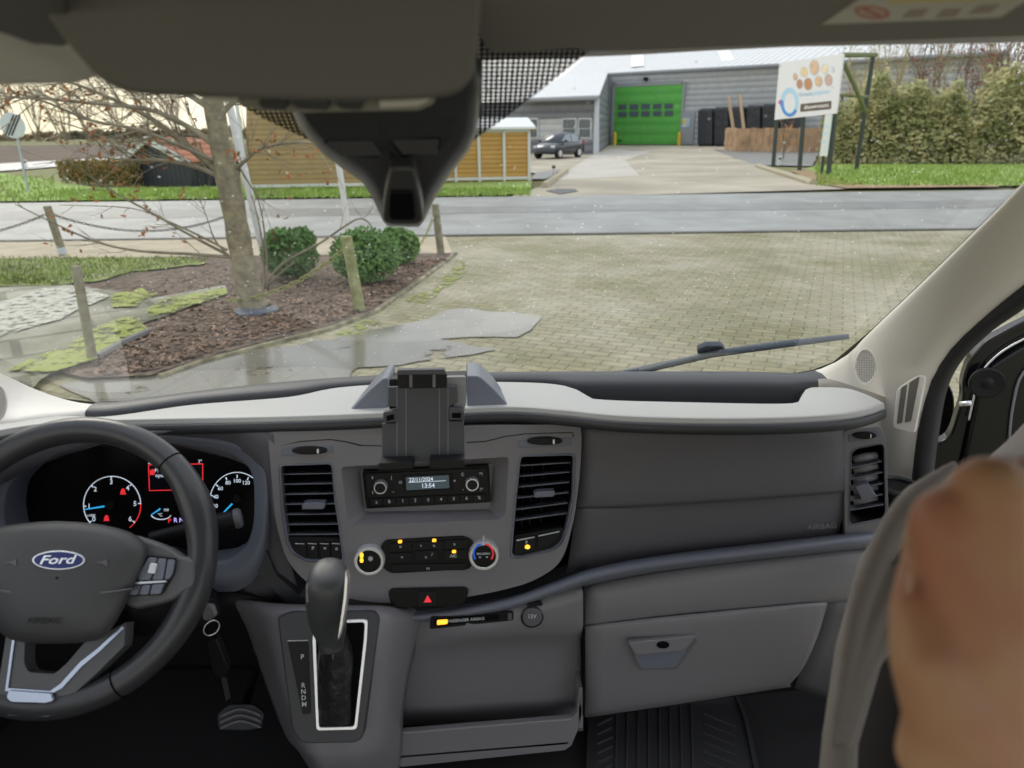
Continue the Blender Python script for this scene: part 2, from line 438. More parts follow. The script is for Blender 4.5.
flat('moss_patch', rag([(330, 336), (365, 318), (380, 322), (350, 338)], 2, 15), .0115, M_moss2)
for px in ([(566, 171), (544, 186)], [(758, 166), (813, 183)]):
    mk('kerb', MB().tube([hz(px[0][0], px[0][1], .05), hz(px[1][0], px[1][1], .05)], .12, 6), mat('kerb_stone', (.42, .38, .28), .8))['kind'] = 'structure'
o = slab('drain_cover', Plane(hz(560, 190, .02), (0, 0, 1)), [(546, 190.5), (556, 188.5), (575, 188.8), (578, 191), (560, 194)], -.02, .004, mat('iron', (.06, .065, .07), .5))
props(o, 'dark drain cover with a pale rim in the driveway beside the road', 'drain cover')
# dead leaves lying on the bed
r = random.Random(4); L = MB()
EDG = [(88, 376), (150, 371), (190, 358), (250, 341), (330, 322), (372, 308), (405, 286), (440, 262), (460, 256)]
def edge_y(x):
    for (x0, y0), (x1, y1) in zip(EDG, EDG[1:]):
        if x <= x1: return lerp(y0, y1, (x-x0)/(x1-x0))
    return 256
for i in range(5200):
    x = r.uniform(95, 445); y = lerp(259, edge_y(x)-1, r.random()**.8)
    if x < 235 and y < 262+(235-x)*.12: continue
    if x < 158 and y < 332: continue
    c = hz(x, y, .042)
    u, v = r.uniform(92, 440), 0
    a = r.uniform(0, 6.28); s = r.uniform(.010, .034)
    d = Vector((cos(a), sin(a), r.uniform(-.3, .6)))*s; e2 = Vector((-sin(a), cos(a), r.uniform(-.2, .4)))*s*.6
    L.add([c-d, c+e2, c+d, c-e2], [(0, 1, 2, 3)])
o = mk('leaf_litter', L, mat('brown_leaves', (.24, .16, .11), .8, var=.5, vs=9)); props(o, 'brown dead leaves scattered over the planting bed under the tree', 'leaves', kind='stuff')
# grass blades of the near lawn
r = random.Random(9); L = MB()
for i in range(5200):
    x = r.uniform(-20, 215); y = 257+r.random()**.8*28
    if x > 60 and y > 260+(215-x)*.17*r.uniform(.6, 1.1): continue
    c = hz(x, y, .045)
    a = r.uniform(0, 6.28); h = r.uniform(.02, .06); d = Vector((cos(a), sin(a), 0))*.008
    L.add([c-d, c+d, c+Vector((r.uniform(-.03, .03), r.uniform(-.03, .03), h))], [(0, 1, 2)])
o = mk('lawn_grass', L, mat('lawn_blades', (.20, .27, .05), .8, var=.4, vs=3)); props(o, 'short patchy grass of the lawn by the wooden posts', 'grass', kind='stuff')
r = random.Random(19); L = MB()
for i in range(9000):
    if i % 5 < 3: x = r.uniform(-10, 530); y = lerp(189 if x > 60 else 176, 202 - x*.012, r.random())
    else: x = r.uniform(815, 1030); y = lerp(165, 186, r.random())
    if 130 > x > 55 and y < 190: continue
    c = hz(x, y, .02); a = r.uniform(0, 6.28); h = r.uniform(.06, .16); d = Vector((cos(a), sin(a), 0))*.03
    L.add([c-d, c+d, c+Vector((r.uniform(-.05, .05), r.uniform(-.05, .05), h))], [(0, 1, 2)])
o = mk('verge_blades', L, mat('verge_blade', (.20, .32, .05), .8, col2=(.38, .50, .13), vs=2)); props(o, 'bright green grass of the verges along the far side of the road', 'grass', kind='stuff')
# ---------------------------------------------------------------- foliage helpers
def leafball(mb, c, rad, n, s, r, core=.0, zmin=None, flat_=0):
    for i in range(n):
        while 1:
            q = Vector((r.uniform(-1, 1), r.uniform(-1, 1), r.uniform(-1, 1)))
            if core < q.length < 1: break
        p = Vector(c)+Vector((q.x*rad[0], q.y*rad[1], q.z*rad[2]))
        if zmin is not None and p.z < zmin: continue
        a = Vector((r.gauss(0, 1), r.gauss(0, 1), r.gauss(0, 1))).normalized(); b = a.orthogonal().normalized()
        k = s*r.uniform(.6, 1.3); mb.add([p-a*k, p+b*k*.5, p+a*k, p-b*k*.5], [(0, 1, 2, 3)])
def twigs(mb, p, d, ln, rad, depth, r, kids=3, spread=.5, up=.08, ends=None, seg=4, nside=5, droop=0):
    pts = [p]; dd = d.normalized()
    for i in range(seg):
        dd = (dd+Vector((r.gauss(0, .09), r.gauss(0, .09), r.gauss(0, .09)+up-droop*i*.1))).normalized(); pts.append(pts[-1]+dd*ln/seg)
    mb.tube(pts, [lerp(rad, rad*.45, i/seg) for i in range(seg+1)], nside if depth else 3, cap=False)
    if ends is not None: ends.append(pts[-1]); ends.append(pts[-2])
    if depth:
        for k in range(kids):
            i = r.randint(1, seg); q = pts[i]
            s = dd.orthogonal().normalized(); s.rotate(Matrix.Rotation(r.uniform(0, 6.28), 3, dd))
            twigs(mb, q, dd+s*spread*r.uniform(.7, 1.5), ln*r.uniform(.45, .7), rad*.5, depth-1, r, kids, spread, up, ends, seg, nside, droop)
# ---------------------------------------------------------------- the bare tree in the bed
M_bark = mat('lichen_bark', (.34, .30, .20), .9, col2=(.20, .18, .13), vs=11, bump=1, bs=22)
M_twig = mat('twig_bark', (.25, .225, .165), .85, var=.3, vs=5)
M_dryleaf = mat('dry_leaves', (.34, .14, .05), .8, var=.3, vs=4)
tb = hz(255, 307, .03); TY = tb.y; WR = tb.y/ (FPX/1.06)
tree = thing('bare_tree', 'leafless tree with thick pale mottled trunk leaning left in the planting bed', 'tree', tb)
trunk = [(257, 309), (252, 300), (246, 275), (240, 245), (234, 210), (228, 180), (222, 150), (216, 118), (210, 80), (203, 40)]
tr = [.165, .135, .12, .112, .108, .112, .10, .092, .08, .06]
pts = [hy(a, b, TY) for a, b in trunk]; pts[0].z = 0
sp = smooth(pts, 3); rs = [lerp(tr[int(i/3)], tr[min(9, int(i/3)+1)], (i % 3)/3)*(1+.05*sin(i*2.1)) for i in range(len(sp))]
mk('trunk', MB().tube(sp, rs, 16), M_bark, tree, sm=1)
r = random.Random(21); ends = []
limbs = [([(226, 176), (205, 160), (180, 140), (150, 118), (110, 98), (60, 78)], .045, .0),
 ([(220, 150), (190, 128), (150, 110), (100, 104), (40, 98), (10, 92)], .03, -.3),
 ([(228, 182), (200, 168), (160, 160), (125, 160), (90, 155)], .026, -.2),
 ([(214, 112), (180, 90), (140, 80), (100, 72), (70, 66)], .03, .2),
 ([(216, 122), (235, 100), (262, 85), (300, 70), (340, 66)], .03, .4),
 ([(232, 172), (246, 160), (262, 148), (300, 142), (320, 145)], .022, -.4),
 ([(230, 257), (190, 254), (140, 251), (100, 243), (60, 226), (15, 204)], .018, -.5),
 ([(228, 255), (190, 235), (150, 212), (110, 190), (75, 165)], .016, -.8),
 ([(227, 250), (200, 236), (165, 220), (130, 208), (60, 205)], .013, .4),
 ([(229, 256), (215, 240), (206, 215), (198, 195)], .010, .2),
 ([(224, 165), (190, 150), (140, 130), (90, 120), (40, 100), (8, 98)], .022, -.9),
 ([(218, 138), (170, 135), (120, 142), (80, 128), (45, 118)], .018, .7),
 ([(214, 100), (190, 70), (150, 50), (120, 44)], .025, .1),
 ([(238, 165), (250, 185), (262, 200), (275, 192)], .010, .3)]
for px, rad, dy in limbs:
    n = len(px); P3 = [hy(a, b, TY+dy*i/(n-1)) for i, (a, b) in enumerate(px)]
    S = smooth(P3, 4); b = MB(); b.tube(S, [lerp(rad, rad*.22, i/(len(S)-1)) for i in range(len(S))], 7, cap=False)
    for k in range(int(26 if rad > .02 else 7)):
        i = r.randint(3, len(S)-2); d = (S[i+1]-S[i]).normalized()
        s = d.orthogonal().normalized(); s.rotate(Matrix.Rotation(r.uniform(0, 6.28), 3, d))
        twigs(b, S[i], d+s*.8, r.uniform(.25, .6)*(1 if rad > .02 else .6), rad*.16+.0015, 1, r, 2, .5, .04, ends, 3, 4)
    mk('branch', b, M_twig if rad < .04 else M_bark, tree, sm=1)
lf = MB()
for e_ in ends:
    if r.random() < .2: leafball(lf, e_+Vector((0, 0, -.03)), (.03, .03, .04), 2, .028, r)
mk('dead_leaves', lf, M_dryleaf, tree, kind='stuff')
o = slab('tree_tie', Plane(tb+Vector((0, -.1, 0)), (0, 0, 1)), [(233, 311), (240, 306), (276, 305), (279, 309), (262, 314), (240, 315)], -.02, .02, mat('slate', (.12, .14, .18), .6))
props(o, 'dark stone ring lying round the foot of the bare tree', 'stone edging')
# sapling stems beside it
sb = hz(268, 290, .03)
sap = thing('sapling', 'thin bare sapling stems with one long arching shoot between the trunk and the shrubs', 'sapling', sb)
for px in ([(268, 290), (266, 250), (262, 215), (254, 186)], [(265, 292), (262, 240), (252, 195)], [(268, 280), (285, 262), (320, 243), (345, 226), (358, 219), (367, 221), (374, 230)], [(268, 285), (282, 272), (295, 262)]):
    P3 = smooth([hy(a, b, sb.y) for a, b in px], 4); b = MB().tube(P3, [lerp(.016, .006, i/(len(P3)-1)) for i in range(len(P3))], 6)
    for k in range(3):
        i = r.randint(3, len(P3)-2); twigs(b, P3[i], Vector((r.uniform(-1, 1), 0, .8)), .2, .004, 1, r, 2)
    mk('stem', b, M_twig, sap, sm=1)
# ---------------------------------------------------------------- shrubs
def shrub(px, py, w, h, label, seed, col, name='evergreen_shrub', group=None, blobs=5, n=900, ls=.03, depth=.8, stems=True, z=.03, cat='shrub', c2=None):
    b = hz(px, py, z); sc = (b-EYE).dot(_F)/FPX; W = w*sc/2; H = h*sc
    t = thing(name, label, cat, b, group); r = random.Random(seed); lf = MB()
    leafball(lf, b+Vector((0, 0, H*.5)), (W*.9, W*depth, H*.5), n*2, ls, r, .55, z)
    for i in range(blobs):
        a = i*2.4+r.random(); q = r.uniform(.25, .6)
        leafball(lf, b+Vector((cos(a)*W*q, sin(a)*W*depth*q, H*r.uniform(.35, .72))), (W*.42, W*.42*depth, H*.3), n, ls, r, .5, z)
    mk('foliage', lf, mat('leaf_%s' % name+str(seed), col, .7, col2=c2 or tuple(c*1.7 for c in col), vs=6), t)
    st = MB()
    for i in range(9):
        a = i*.7; st.tube([b+Vector((cos(a)*W*.1, sin(a)*W*.1, 0)), b+Vector((cos(a)*W*.5, sin(a)*W*.4, H*.75))], [.02, .006], 5)
    mk('stems', st, M_twig, t); return t
g = 'evergreen shrubs in the planting bed'
shrub(293, 278, 62, 50, 'low round green shrub just right of the tree trunk', 3, (.09, .17, .05), group=g)
shrub(368, 282, 80, 55, 'broad green shrub behind the mossy post', 5, (.10, .19, .055), group=g)
shrub(402, 264, 42, 36, 'small green shrub furthest right in the planting bed', 6, (.12, .21, .06), group=g)
# ---------------------------------------------------------------- wooden posts and chains
M_post = mat('weathered_post', (.32, .30, .22), .9, col2=(.22, .21, .14), vs=16, bump=.6, bs=50)
M_postm = mat('mossy_post', (.42, .42, .24), .9, col2=(.22, .24, .10), vs=12, bump=.6, bs=50)
M_chain = mat('rusty_chain', (.12, .11, .09), .7)
posts = {}
def post(k, top, bot, wpx, label, m=M_post):
    b = hz(bot[0], bot[1], .02); t = hy(top[0], top[1], b.y); rr = wpx*(b-EYE).dot(_F)/FPX/2
    P = thing('wooden_post', label, 'post', b, 'wooden posts round the planting bed')
    mk('post_body', MB().tube([b, b.lerp(t, .5), t-Vector((0, 0, .01)), t], [rr*1.03, rr, rr, rr*.85], 12), m, P, sm=0, bevel=.004)
    posts[k] = (t, b); return P
pa = post('a', (47, 206), (63, 254), 7.5, 'leaning wooden post with a pale painted foot at the lawn edge near the road')
b = posts['a']; q = b[1].lerp(b[0], .1)
mk('painted_foot', MB().tube([b[1], b[1].lerp(b[0], .14)], (7.5*(b[1]-EYE).dot(_F)/FPX/2)*1.12, 12), mat('pale_paint', (.55, .6, .65), .7), pa, label='pale grey painted foot')
post('b', (76, 266), (93, 362), 9, 'tall leaning wooden post standing in front of the moss strip at left')
post('c', (346, 236), (360, 311), 11, 'thick mossy wooden post in front of the broad shrub', M_postm)
post('d', (435, 204), (441, 254), 7.5, 'slim wooden post under the windscreen sensor housing at the road edge')
def hang(name, A, B, sag, label, m, rad, cat):
    pts = [A.lerp(B, i/30)-Vector((0, 0, sag*4*(i/30)*(1-i/30))) for i in range(31)]
    mb = MB()
    L = sum((pts[i+1]-pts[i]).length for i in range(30)); n = int(L/(rad*7)); rp = resamp(pts, n)
    for i in range(n-1):
        c = (rp[i]+rp[i+1])/2; t = (rp[i+1]-rp[i]).normalized(); s = t.orthogonal().normalized() if i % 2 else t.cross(t.orthogonal().normalized())
        ring = [c+t*cos(a)*rad*4.4+s*sin(a)*rad*2.6 for a in [k*pi/3 for k in range(6)]]
        mb.tube(ring, rad, 4, closed=True)
    return props(mk(name, mb, m), label, cat, 'chains between the posts')
Ta = posts['a'][0]-Vector((0, 0, .1)); 
hang('chain', Ta, hy(232, 214, posts['a'][1].y), .25, 'thin chain sagging from the leaning post across the road view to the tree', M_chain, .007, 'chain')
hang('chain', hy(-40, 238, posts['a'][1].y), Ta, .05, 'thin chain running from the leaning post out of the picture to the left', M_chain, .007, 'chain')
hang('chain', hy(226, 301, TY-.1), posts['c'][0]-Vector((0, 0, .1)), .12, 'mossy chain hanging from the thick mossy post to the foot of the tree', mat('mossy_chain', (.30, .32, .12), .9), .008, 'chain')
hang('chain', hy(372, 230, lerp(posts['c'][0].y, posts['d'][0].y, .6)), posts['d'][0]-Vector((0, 0, .1)), .45, 'mossy chain sagging from the slim post towards the shrubs', MATS['mossy_chain'], .007, 'chain')
# ---------------------------------------------------------------- white poles
M_wpole = mat('white_metal', (.68, .70, .72), .4)
def pole(a, bpt, wpx, h, label):
    b = hz(bpt[0], bpt[1], .0); d = (hy(a[0], a[1], b.y)-b).normalized(); rr = wpx*(b-EYE).dot(_F)/FPX/2
    t = thing('white_pole', label, 'pole', b, 'white poles beside the planting bed')
    mk('shaft', MB().tube([b, b+d*h], rr, 12), M_wpole, t, sm=1, bevel=.003)
    mk('end_cap', MB().disc(b+d*h, d, [(rr*1.15, -.02), (rr*1.15, .02), (rr*.4, .05)], 12), mat('grey_metal', (.35, .36, .38), .4, .5), t)
pole((231, 112), (264, 256), 7, 3.6, 'white metal pole rising just behind the bare tree trunk')
pole((341, 180), (350, 240), 6, 3.2, 'white metal pole standing behind the mossy post and the shrubs')
# ---------------------------------------------------------------- road sign
sb = hz(28, 191, .03); sg = thing('road_sign', 'round white road sign with black diagonal stripes on a thin post at the far left', 'road sign', sb)
tp = hy(12.5, 117, sb.y); SP = Plane(tp, (0, -1, 0)); sr = 12.2*(tp-EYE).dot(_F)/FPX
mk('post', MB().tube([sb-Vector((0, 0, .05)), hy(14.5, 128, sb.y)+Vector((0, .05, 0))], .035, 10), mat('galvanised', (.45, .5, .56), .4, .6), sg)
mk('sign_disc', MB().disc(hy(12.5, 125.5, sb.y), (0, -1, 0), [(sr*.97, -.015), (sr, -.01), (sr, .01), (sr*.96, .015)], 32), mat('sign_white', (.62, .66, .70), .5), sg)
SP = Plane(hy(12.5, 125.5, sb.y)-Vector((0, .017, 0)), (0, -1, 0)); st = MB()
for k in (-3.2, 0, 3.2): solid2(SP, [(7.6+k, 135), (9.2+k, 136), (17.6+k, 115.5), (16+k, 114.5)], -.002, .004, st)
mk('stripe_mark', st, mat('black_paint', (.03, .03, .035), .5), sg, label='black diagonal stripes')
def marker(px, py, h, label):
    b = hz(px, py, .02); s = (b-EYE).dot(_F)/FPX; t = thing('marker_post', label, 'marker post', b, 'small white marker posts')
    mk('post_body', MB().box(b+Vector((0, 0, h*s/2)), (.12, .08, h*s)), M_wpole, t, bevel=.01)
    mk('reflector', MB().box(b+Vector((0, -.045, h*s*.72)), (.125, .02, h*s*.18)), MATS['black_paint'], t, bevel=.004)
marker(553.5, 176, 12, 'small white marker post beside the timber shelter and driveway')
marker(779, 165.5, 9, 'small white marker post at the foot of the billboard')
marker(26.5, 168, 8, 'small white marker post beside the striped road sign')
# ---------------------------------------------------------------- small black barn
G1 = hz(127, 185.5); G2 = hz(192, 187); G3 = hz(240, 185.5); G4 = G1+(G3-G2)
M_black = stripes('black_boards', (.035, .042, .06), (.02, .025, .035), 0, .2, rot=.3)
M_btrim = mat('white_trim', (.75, .77, .78), .6)
bn = thing('black_barn', 'small black timber barn with white gable trim and an orange tiled roof', 'barn', (G1+G3)/2)
GP = vplane(G1, G2); SPn = vplane(G2, G3)
eL = GP.on(128, 160); pk = GP.on(152.5, 138); eR = GP.on(191.5, 160); D = G3-G2
eL.z = eR.z = (eL.z+eR.z)/2
mk('wall', MB().prism([G1, G2, eR, pk, eL], [p+D for p in (G1, G2, eR, pk, eL)]), M_black, bn)
def quadslab(a, b, c, d, th):
    n = (b-a).cross(c-a).normalized()*th; 
    return MB().hexa([a, b, c, d], [a+n, b+n, c+n, d+n])
ov = (eR-pk)*.12; E = D.normalized()*.12; up = Vector((0, 0, .05))
mk('roof', quadslab(pk-E+up, pk+D+E+up, eR+D+ov+E+up, eR+ov-E+up, .06), stripes('orange_tiles', (.52, .22, .12), (.36, .14, .08), 2, .16), bn, label='orange tiled roof slope')
ovl = (eL-pk)*.12
mk('roof', quadslab(pk-E+up, pk+D+E+up, eL+D+ovl+E+up, eL+ovl-E+up, -.06), MATS['orange_tiles'], bn)
for e_, o_ in ((eL, ovl), (eR, ov)):
    a = pk-E*1.4+up; b = e_+o_-E*1.4+up; n = Vector((0, 0, -.17))
    mk('verge_board', MB().hexa([a+n, b+n, b, a], [q-E*.6 for q in (a+n, b+n, b, a)]), M_btrim, bn)
# ---------------------------------------------------------------- hedge by the barn and far line of trees
def hedge(name, A, B, dep, H, n, s, seed, m, label, cat, zmin=0, wob=.25, stems=True, group=None):
    t = thing(name, label, cat, (A+B)/2, group); r = random.Random(seed); lf = MB(); d = B-A; nn = Vector((-d.y, d.x, 0)).normalized()
    if nn.y < 0: nn = -nn
    for i in range(n):
        u = r.random(); top = H*(1+wob*noise.noise(Vector((u*9, seed, 0)))*1.6+wob*.5*noise.noise(Vector((u*40, seed, 3))))
        v = r.random()*dep; z = top*r.random()**.7
        if r.random() < .55: v = r.random()**3*dep
        p = A+d*u+nn*v; p.z = zmin+z+r.gauss(0, .04*H)
        a = Vector((r.gauss(0, 1), r.gauss(0, 1), r.gauss(0, 1))).normalized(); b = a.orthogonal().normalized(); k = s*r.uniform(.6, 1.4)
        lf.add([p-a*k, p+b*k*.6, p+a*k, p-b*k*.6], [(0, 1, 2, 3)])
    mk('foliage', lf, m, t)
    if stems:
        st = MB()
        for i in range(max(6, int(d.length*.5))):
            p = A+d*r.random()+nn*dep*.5; st.tube([p, p+Vector((r.uniform(-.3, .3), 0, H*.9))], [.03, .01], 4, cap=False)
        mk('stems', st, M_twig, t)
    return t
hedge('clipped_hedge', hz(60, 183, .02), hz(132, 186.5, .02), 1.0, .78, 5000, .05, 2, mat('rusty_hedge_leaf', (.14, .15, .05), .8, col2=(.34, .22, .08), vs=3), 'low rusty green hedge left of the small black barn', 'hedge', wob=.1)
hedge('field_hedge', hz(60, 139.5), hz(118, 139), 3, 1.6, 900, .6, 4, mat('far_hedge_leaf', (.13, .14, .08), .9, var=.3, vs=.3), 'dark hedge on the horizon beyond the ploughed field', 'hedge', wob=.5)
hedge('field_hedge', hz(122, 140), hz(330, 138), 3, 1.9, 1200, .6, 5, mat('far_hedge_leaf2', (.24, .19, .12), .9, var=.3, vs=.3), 'brownish hedge line on the horizon behind the barn roof', 'hedge', wob=.5)
hedge('field_hedge', hz(-160, 141), hz(54, 141), 3, 1.3, 900, .6, 8, MATS['far_hedge_leaf2'], 'low hedge line on the horizon at the far left', 'hedge', wob=.5)
r = random.Random(8)
M_wil = mat('willow_bark', (.26, .21, .15), .9)
for i, (px, h) in enumerate([(-14, 9), (12, 11), (38, 12.5), (64, 11), (92, 10), (120, 9.5), (146, 9), (176, 8.5)]):
    b = hz(px, 141.5); t = thing('distant_tree', 'tall bare tree on the horizon against the yellow sky', 'tree', b, 'row of bare trees on the horizon'); mb = MB()
    for k in range(5):
        twigs(mb, b+Vector((r.uniform(-.8, .8), 0, 0)), Vector((r.uniform(-.25, .25), r.uniform(-.2, .2), 1)), h*r.uniform(.7, 1), .12, 2, r, 5, .3, .05, None, 5, 4)
    mk('branches', mb, M_wil, t)
# ---------------------------------------------------------------- timber shelters
M_wood = stripes('orange_boards', (.62, .36, .11), (.46, .25, .07), 2, .14)
M_woodd = stripes('brown_boards', (.44, .32, .16), (.34, .24, .12), 2, .14)
M_galv = mat('pale_frame', (.66, .68, .68), .5)
def shelter(x0, x1, yb0, yb1, top, label, m, roof, divs, dep):
    A = hz(x0, yb0, .05); B = hz(x1, yb1, .05); P = vplane(A, B); n = -P.n
    t = thing('timber_shelter', label, 'shelter', (A+B)/2+n*dep/2, 'timber clad shelters along the verge')
    TA = P.on(x0, top, 0); TB = P.on(x1, top, 0); TA.z = TB.z = TB.z
    mk('cladding', MB().hexa([A, B, B+n*dep, A+n*dep], [TA, TB, TB+n*dep, TA+n*dep]), m, t)
    up = Vector((0, 0, 1))
    for x in divs:
        a = P.on(x, yb1, 0); a.z = .03; mk('frame_post', MB().box(Vector((a.x, a.y, (TB.z+.03)/2))+P.n*.03, (.09, .07, TB.z)), M_galv, t, bevel=.008)
    for zz in (.08, TB.z-.03):
        a = Vector((A.x, A.y, zz))+P.n*.04; b = Vector((B.x, B.y, zz))+P.n*.04
        mk('frame_rail', MB().hexa([a, b, b-P.n*.05, a-P.n*.05], [q+up*.09 for q in (a, b, b-P.n*.05, a-P.n*.05)]), M_galv, t)
    if roof:
        d = (B-A).normalized()*.15; o = P.n*.25
        q = [TA-d+o+up*.06, TB+d+o+up*.06, TB+d+n*dep+up*.36, TA-d+n*dep+up*.36]
        mk('roof', MB().hexa(q, [v+up*.07 for v in q]), M_btrim, t, label='white lean-to roof')
        mk('roof_edge', MB().hexa([TB+d*.6+o*.4, TB+d*.6+n*dep, TB+d*1.0+n*dep, TB+d+o*.4], [v+up*.3*(1 if i in (1, 2) else .2) for i, v in enumerate([TB+d*.6+o*.4, TB+d*.6+n*dep, TB+d*1.0+n*dep, TB+d+o*.4])]), M_wood, t)
    return t
shelter(430, 530, 182, 180, 131, 'orange timber shelter with pale frame and white lean-to roof by the driveway', M_wood, True, [440, 456, 479.6, 504.5, 529], 1.6)
shelter(246, 420, 189, 186, 96, 'long dull brown timber shelter behind the bare tree and the white poles', M_woodd, False, [248, 420], 1.6)
# ---------------------------------------------------------------- the hall
FA = hz(609, 145); FB = hz(1010, 146.5); FP = vplane(FA, FB); FD = (FB-FA).normalized(); FN = -FP.n
hall = thing('farm_hall', 'large grey clad farm hall with white corrugated roof and a low side wing', 'building', (FA+FB)/2)
M_clad = stripes('grey_cladding', (.58, .61, .64), (.42, .44, .47), 2, .45)
M_cladd = stripes('dark_cladding', (.24, .25, .29), (.16, .17, .20), 2, .5)
M_roof = stripes('white_corrugated', (.72, .74, .76), (.50, .53, .56), 0, .6, duty=.35, rot=-math.atan2(FD.y, FD.x))
M_trimg = mat('grey_flashing', (.33, .35, .38), .5)
At = FP.on(609, 77); Bt = FP.on(1010, 53)
z0 = (At.z+Bt.z)/2; At.z = z0; Bt.z = z0
th = .3
FB2 = FA+FD*((FB-FA).length*1.0)
mk('front_wall', MB().hexa([FA, FB, FB+FN*th, FA+FN*th], [At, Bt, Bt+FN*th, At+FN*th]), M_clad, hall)
W1 = hz(597, 154); WPn = vplane(W1, W1+FD); W0 = W1-FD*26
Wt1 = WPn.on(597, 99); W0t = W0.copy(); W0t.z = Wt1.z
mk('wing_wall', MB().hexa([W0, W1, W1+FN*.3, W0+FN*.3], [W0t, Wt1, Wt1+FN*.3, W0t+FN*.3]), stripes('pale_cladding', (.62, .65, .68), (.5, .52, .55), 2, .45), hall)
# side wall between wing corner and main front
mk('side_wall', MB().hexa([W1, FA, FA-FD*.3, W1-FD*.3], [Wt1, At, At-FD*.3, Wt1-FD*.3]), M_cladd, hall)
P0 = WPn.on(490, 102, .03); P1 = Wt1+WPn.n*.03
hb = WPn.on(597, 118).z
mk('wing_fascia', MB().hexa([Vector((W0.x, W0.y, hb))+WPn.n*.08, Vector((W1.x, W1.y, hb))+WPn.n*.08, Vector((W1.x, W1.y, hb)), Vector((W0.x, W0.y, hb))],
   [W0t+WPn.n*.08, Wt1+WPn.n*.08, Wt1, W0t]), M_cladd, hall, label='dark upper cladding band of the wing')
hp = WPn.on(597, 140).z
mk('plinth', MB().hexa([W0+WPn.n*.05, W1+WPn.n*.05, W1, W0], [Vector((q.x, q.y, hp)) for q in (W0+WPn.n*.05, W1+WPn.n*.05, W1, W0)]), M_cladd, hall)
def vbox(P, x0, y0, x1, y1, dep, name, m, par, off=0, **k):
    """upright plate on a facade between two sight lines"""
    a = P.on(x0, y1, off); b = P.on(x1, y1, off); c = P.on(x1, y0, off); d = P.on(x0, y0, off)
    zt = (c.z+d.z)/2; zb = (a.z+b.z)/2
    q = [Vector((v.x, v.y, z)) for v, z in ((a, zb), (b, zb), (b, zt), (a, zt))]
    return mk(name, MB().hexa([v+P.n*dep for v in q], q), m, par, **k)
M_winf = mat('window_frame', (.62, .66, .7), .5); M_pane = mat('dark_glass', (.10, .13, .16), .1, spec=.8)
for x0, x1 in ((563, 577), (579, 592), (515, 526), (528, 539)):
    wf = vbox(WPn, x0, 118, x1, 138.5, .12, 'window', M_winf, hall)
    for f0, f1 in ((119.5, 128), (129, 137)):
        vbox(WPn, x0+1.2, f0, x1-1.2, f1, .16, 'pane', M_pane, wf)
mk('downpipe', MB().tube([W1+WPn.n*.2, Vector((W1.x, W1.y, Wt1.z))+WPn.n*.2], .16, 8), mat('zinc', (.55, .6, .66), .4), hall)
# roof planes
ridge0 = FP.on(595, 49, -16); ridge1 = FP.on(1010, 36, -16); ridge1.z = ridge0.z
R1 = ridge0+FD*((Bt-At).length+6)
cre = FP.on(564, 78); cre.z = z0+.1
o1 = FP.n*.9
A_ = At+Vector((0, 0, .15)); up = Vector((0, 0, .12))
def rf(q, nm='roof'): return mk(nm, MB().hexa(q, [v+up for v in q]), M_roof, hall)
rf([cre, Bt+up+o1, ridge1+FD*2, ridge0])
wl = W0t-FD*0+WPn.n*.8; wl = WPn.on(526, 101, .8); wr = WPn.on(599, 97.5, .8); wl.z = wr.z
rf([wl, wr, A_+o1*.3, cre], 'wing_roof')
mk('eave_gutter', MB().tube([At+o1*1.05+up*.5, Bt+o1*1.05+up*.5], .14, 8), M_trimg, hall)
mk('eave_gutter', MB().tube([wl+WPn.n*.1, wr+WPn.n*.1], .14, 8), M_trimg, hall)
# a further, lower stretch of wing roof running on to the left
rf([wl-FD*.2, wl, cre, cre-FD*.2], 'wing_roof')
RP = Plane(cre+up, (Bt-cre).cross(ridge0-cre))
for x0 in (631.5, 720):
    sq = [(x0, 53.5), (x0+12, 52.8), (x0+12.2, 66), (x0-.5, 67)]
    if x0 > 700: sq = [(717, 50), (729, 49.5), (734, 60), (722, 61)]
    mk('skylight', MB().prism([RP.on(a, b, .12) for a, b in sq], [RP.on(a, b, .0) for a, b in sq]), mat('skylight_white', (.93, .94, .92), .4), hall)
# wall frame round the green door
vbox(FP, 606, 78, 610, 144.5, .35, 'corner_post', M_trimg, hall)
vbox(FP, 611.5, 82, 614.2, 144.5, .3, 'door_frame', M_trimg, hall); vbox(FP, 680.5, 82, 682.5, 144.5, .3, 'door_frame', M_trimg, hall)
vbox(FP, 611.5, 82, 682.5, 86, .3, 'door_frame', M_trimg, hall)
M_green = stripes('green_door_panels', (.14, .52, .10), (.11, .44, .08), 2, .85, bump=.15)
gd = vbox(FP, 614.2, 86, 680.5, 144.3, .25, 'roller_door', M_green, hall, label='bright green sectional door')
for row in (107.2, 114.4):
    for i in range(5):
        x = 619.6+i*11.35+ .2*i; vbox(FP, x, row-2.6-i*.25, x+8.2, row+2.3-i*.25, .32, 'pane', M_pane, gd)
vbox(FP, 620, 140, 623, 141.2, .34, 'handle', mat('black_plastic', (.014, .014, .016), .45, spec=.22), gd)
wd = vbox(FP, 681.8, 112, 693.5, 144.2, .28, 'side_door', mat('grey_door', (.36, .38, .42), .5), hall, label='grey side door with a notice')
vbox(FP, 683.5, 118, 690.5, 127, .31, 'notice', mat('notice_blue', (.45, .62, .75), .5), wd); vbox(FP, 683.8, 119, 687, 124, .33, 'notice', mat('notice_yellow', (.8, .62, .12), .5), wd)
vbox(FP, 645.5, 77.5, 648, 81, .5, 'wall_lamp', MATS['black_plastic'], hall)
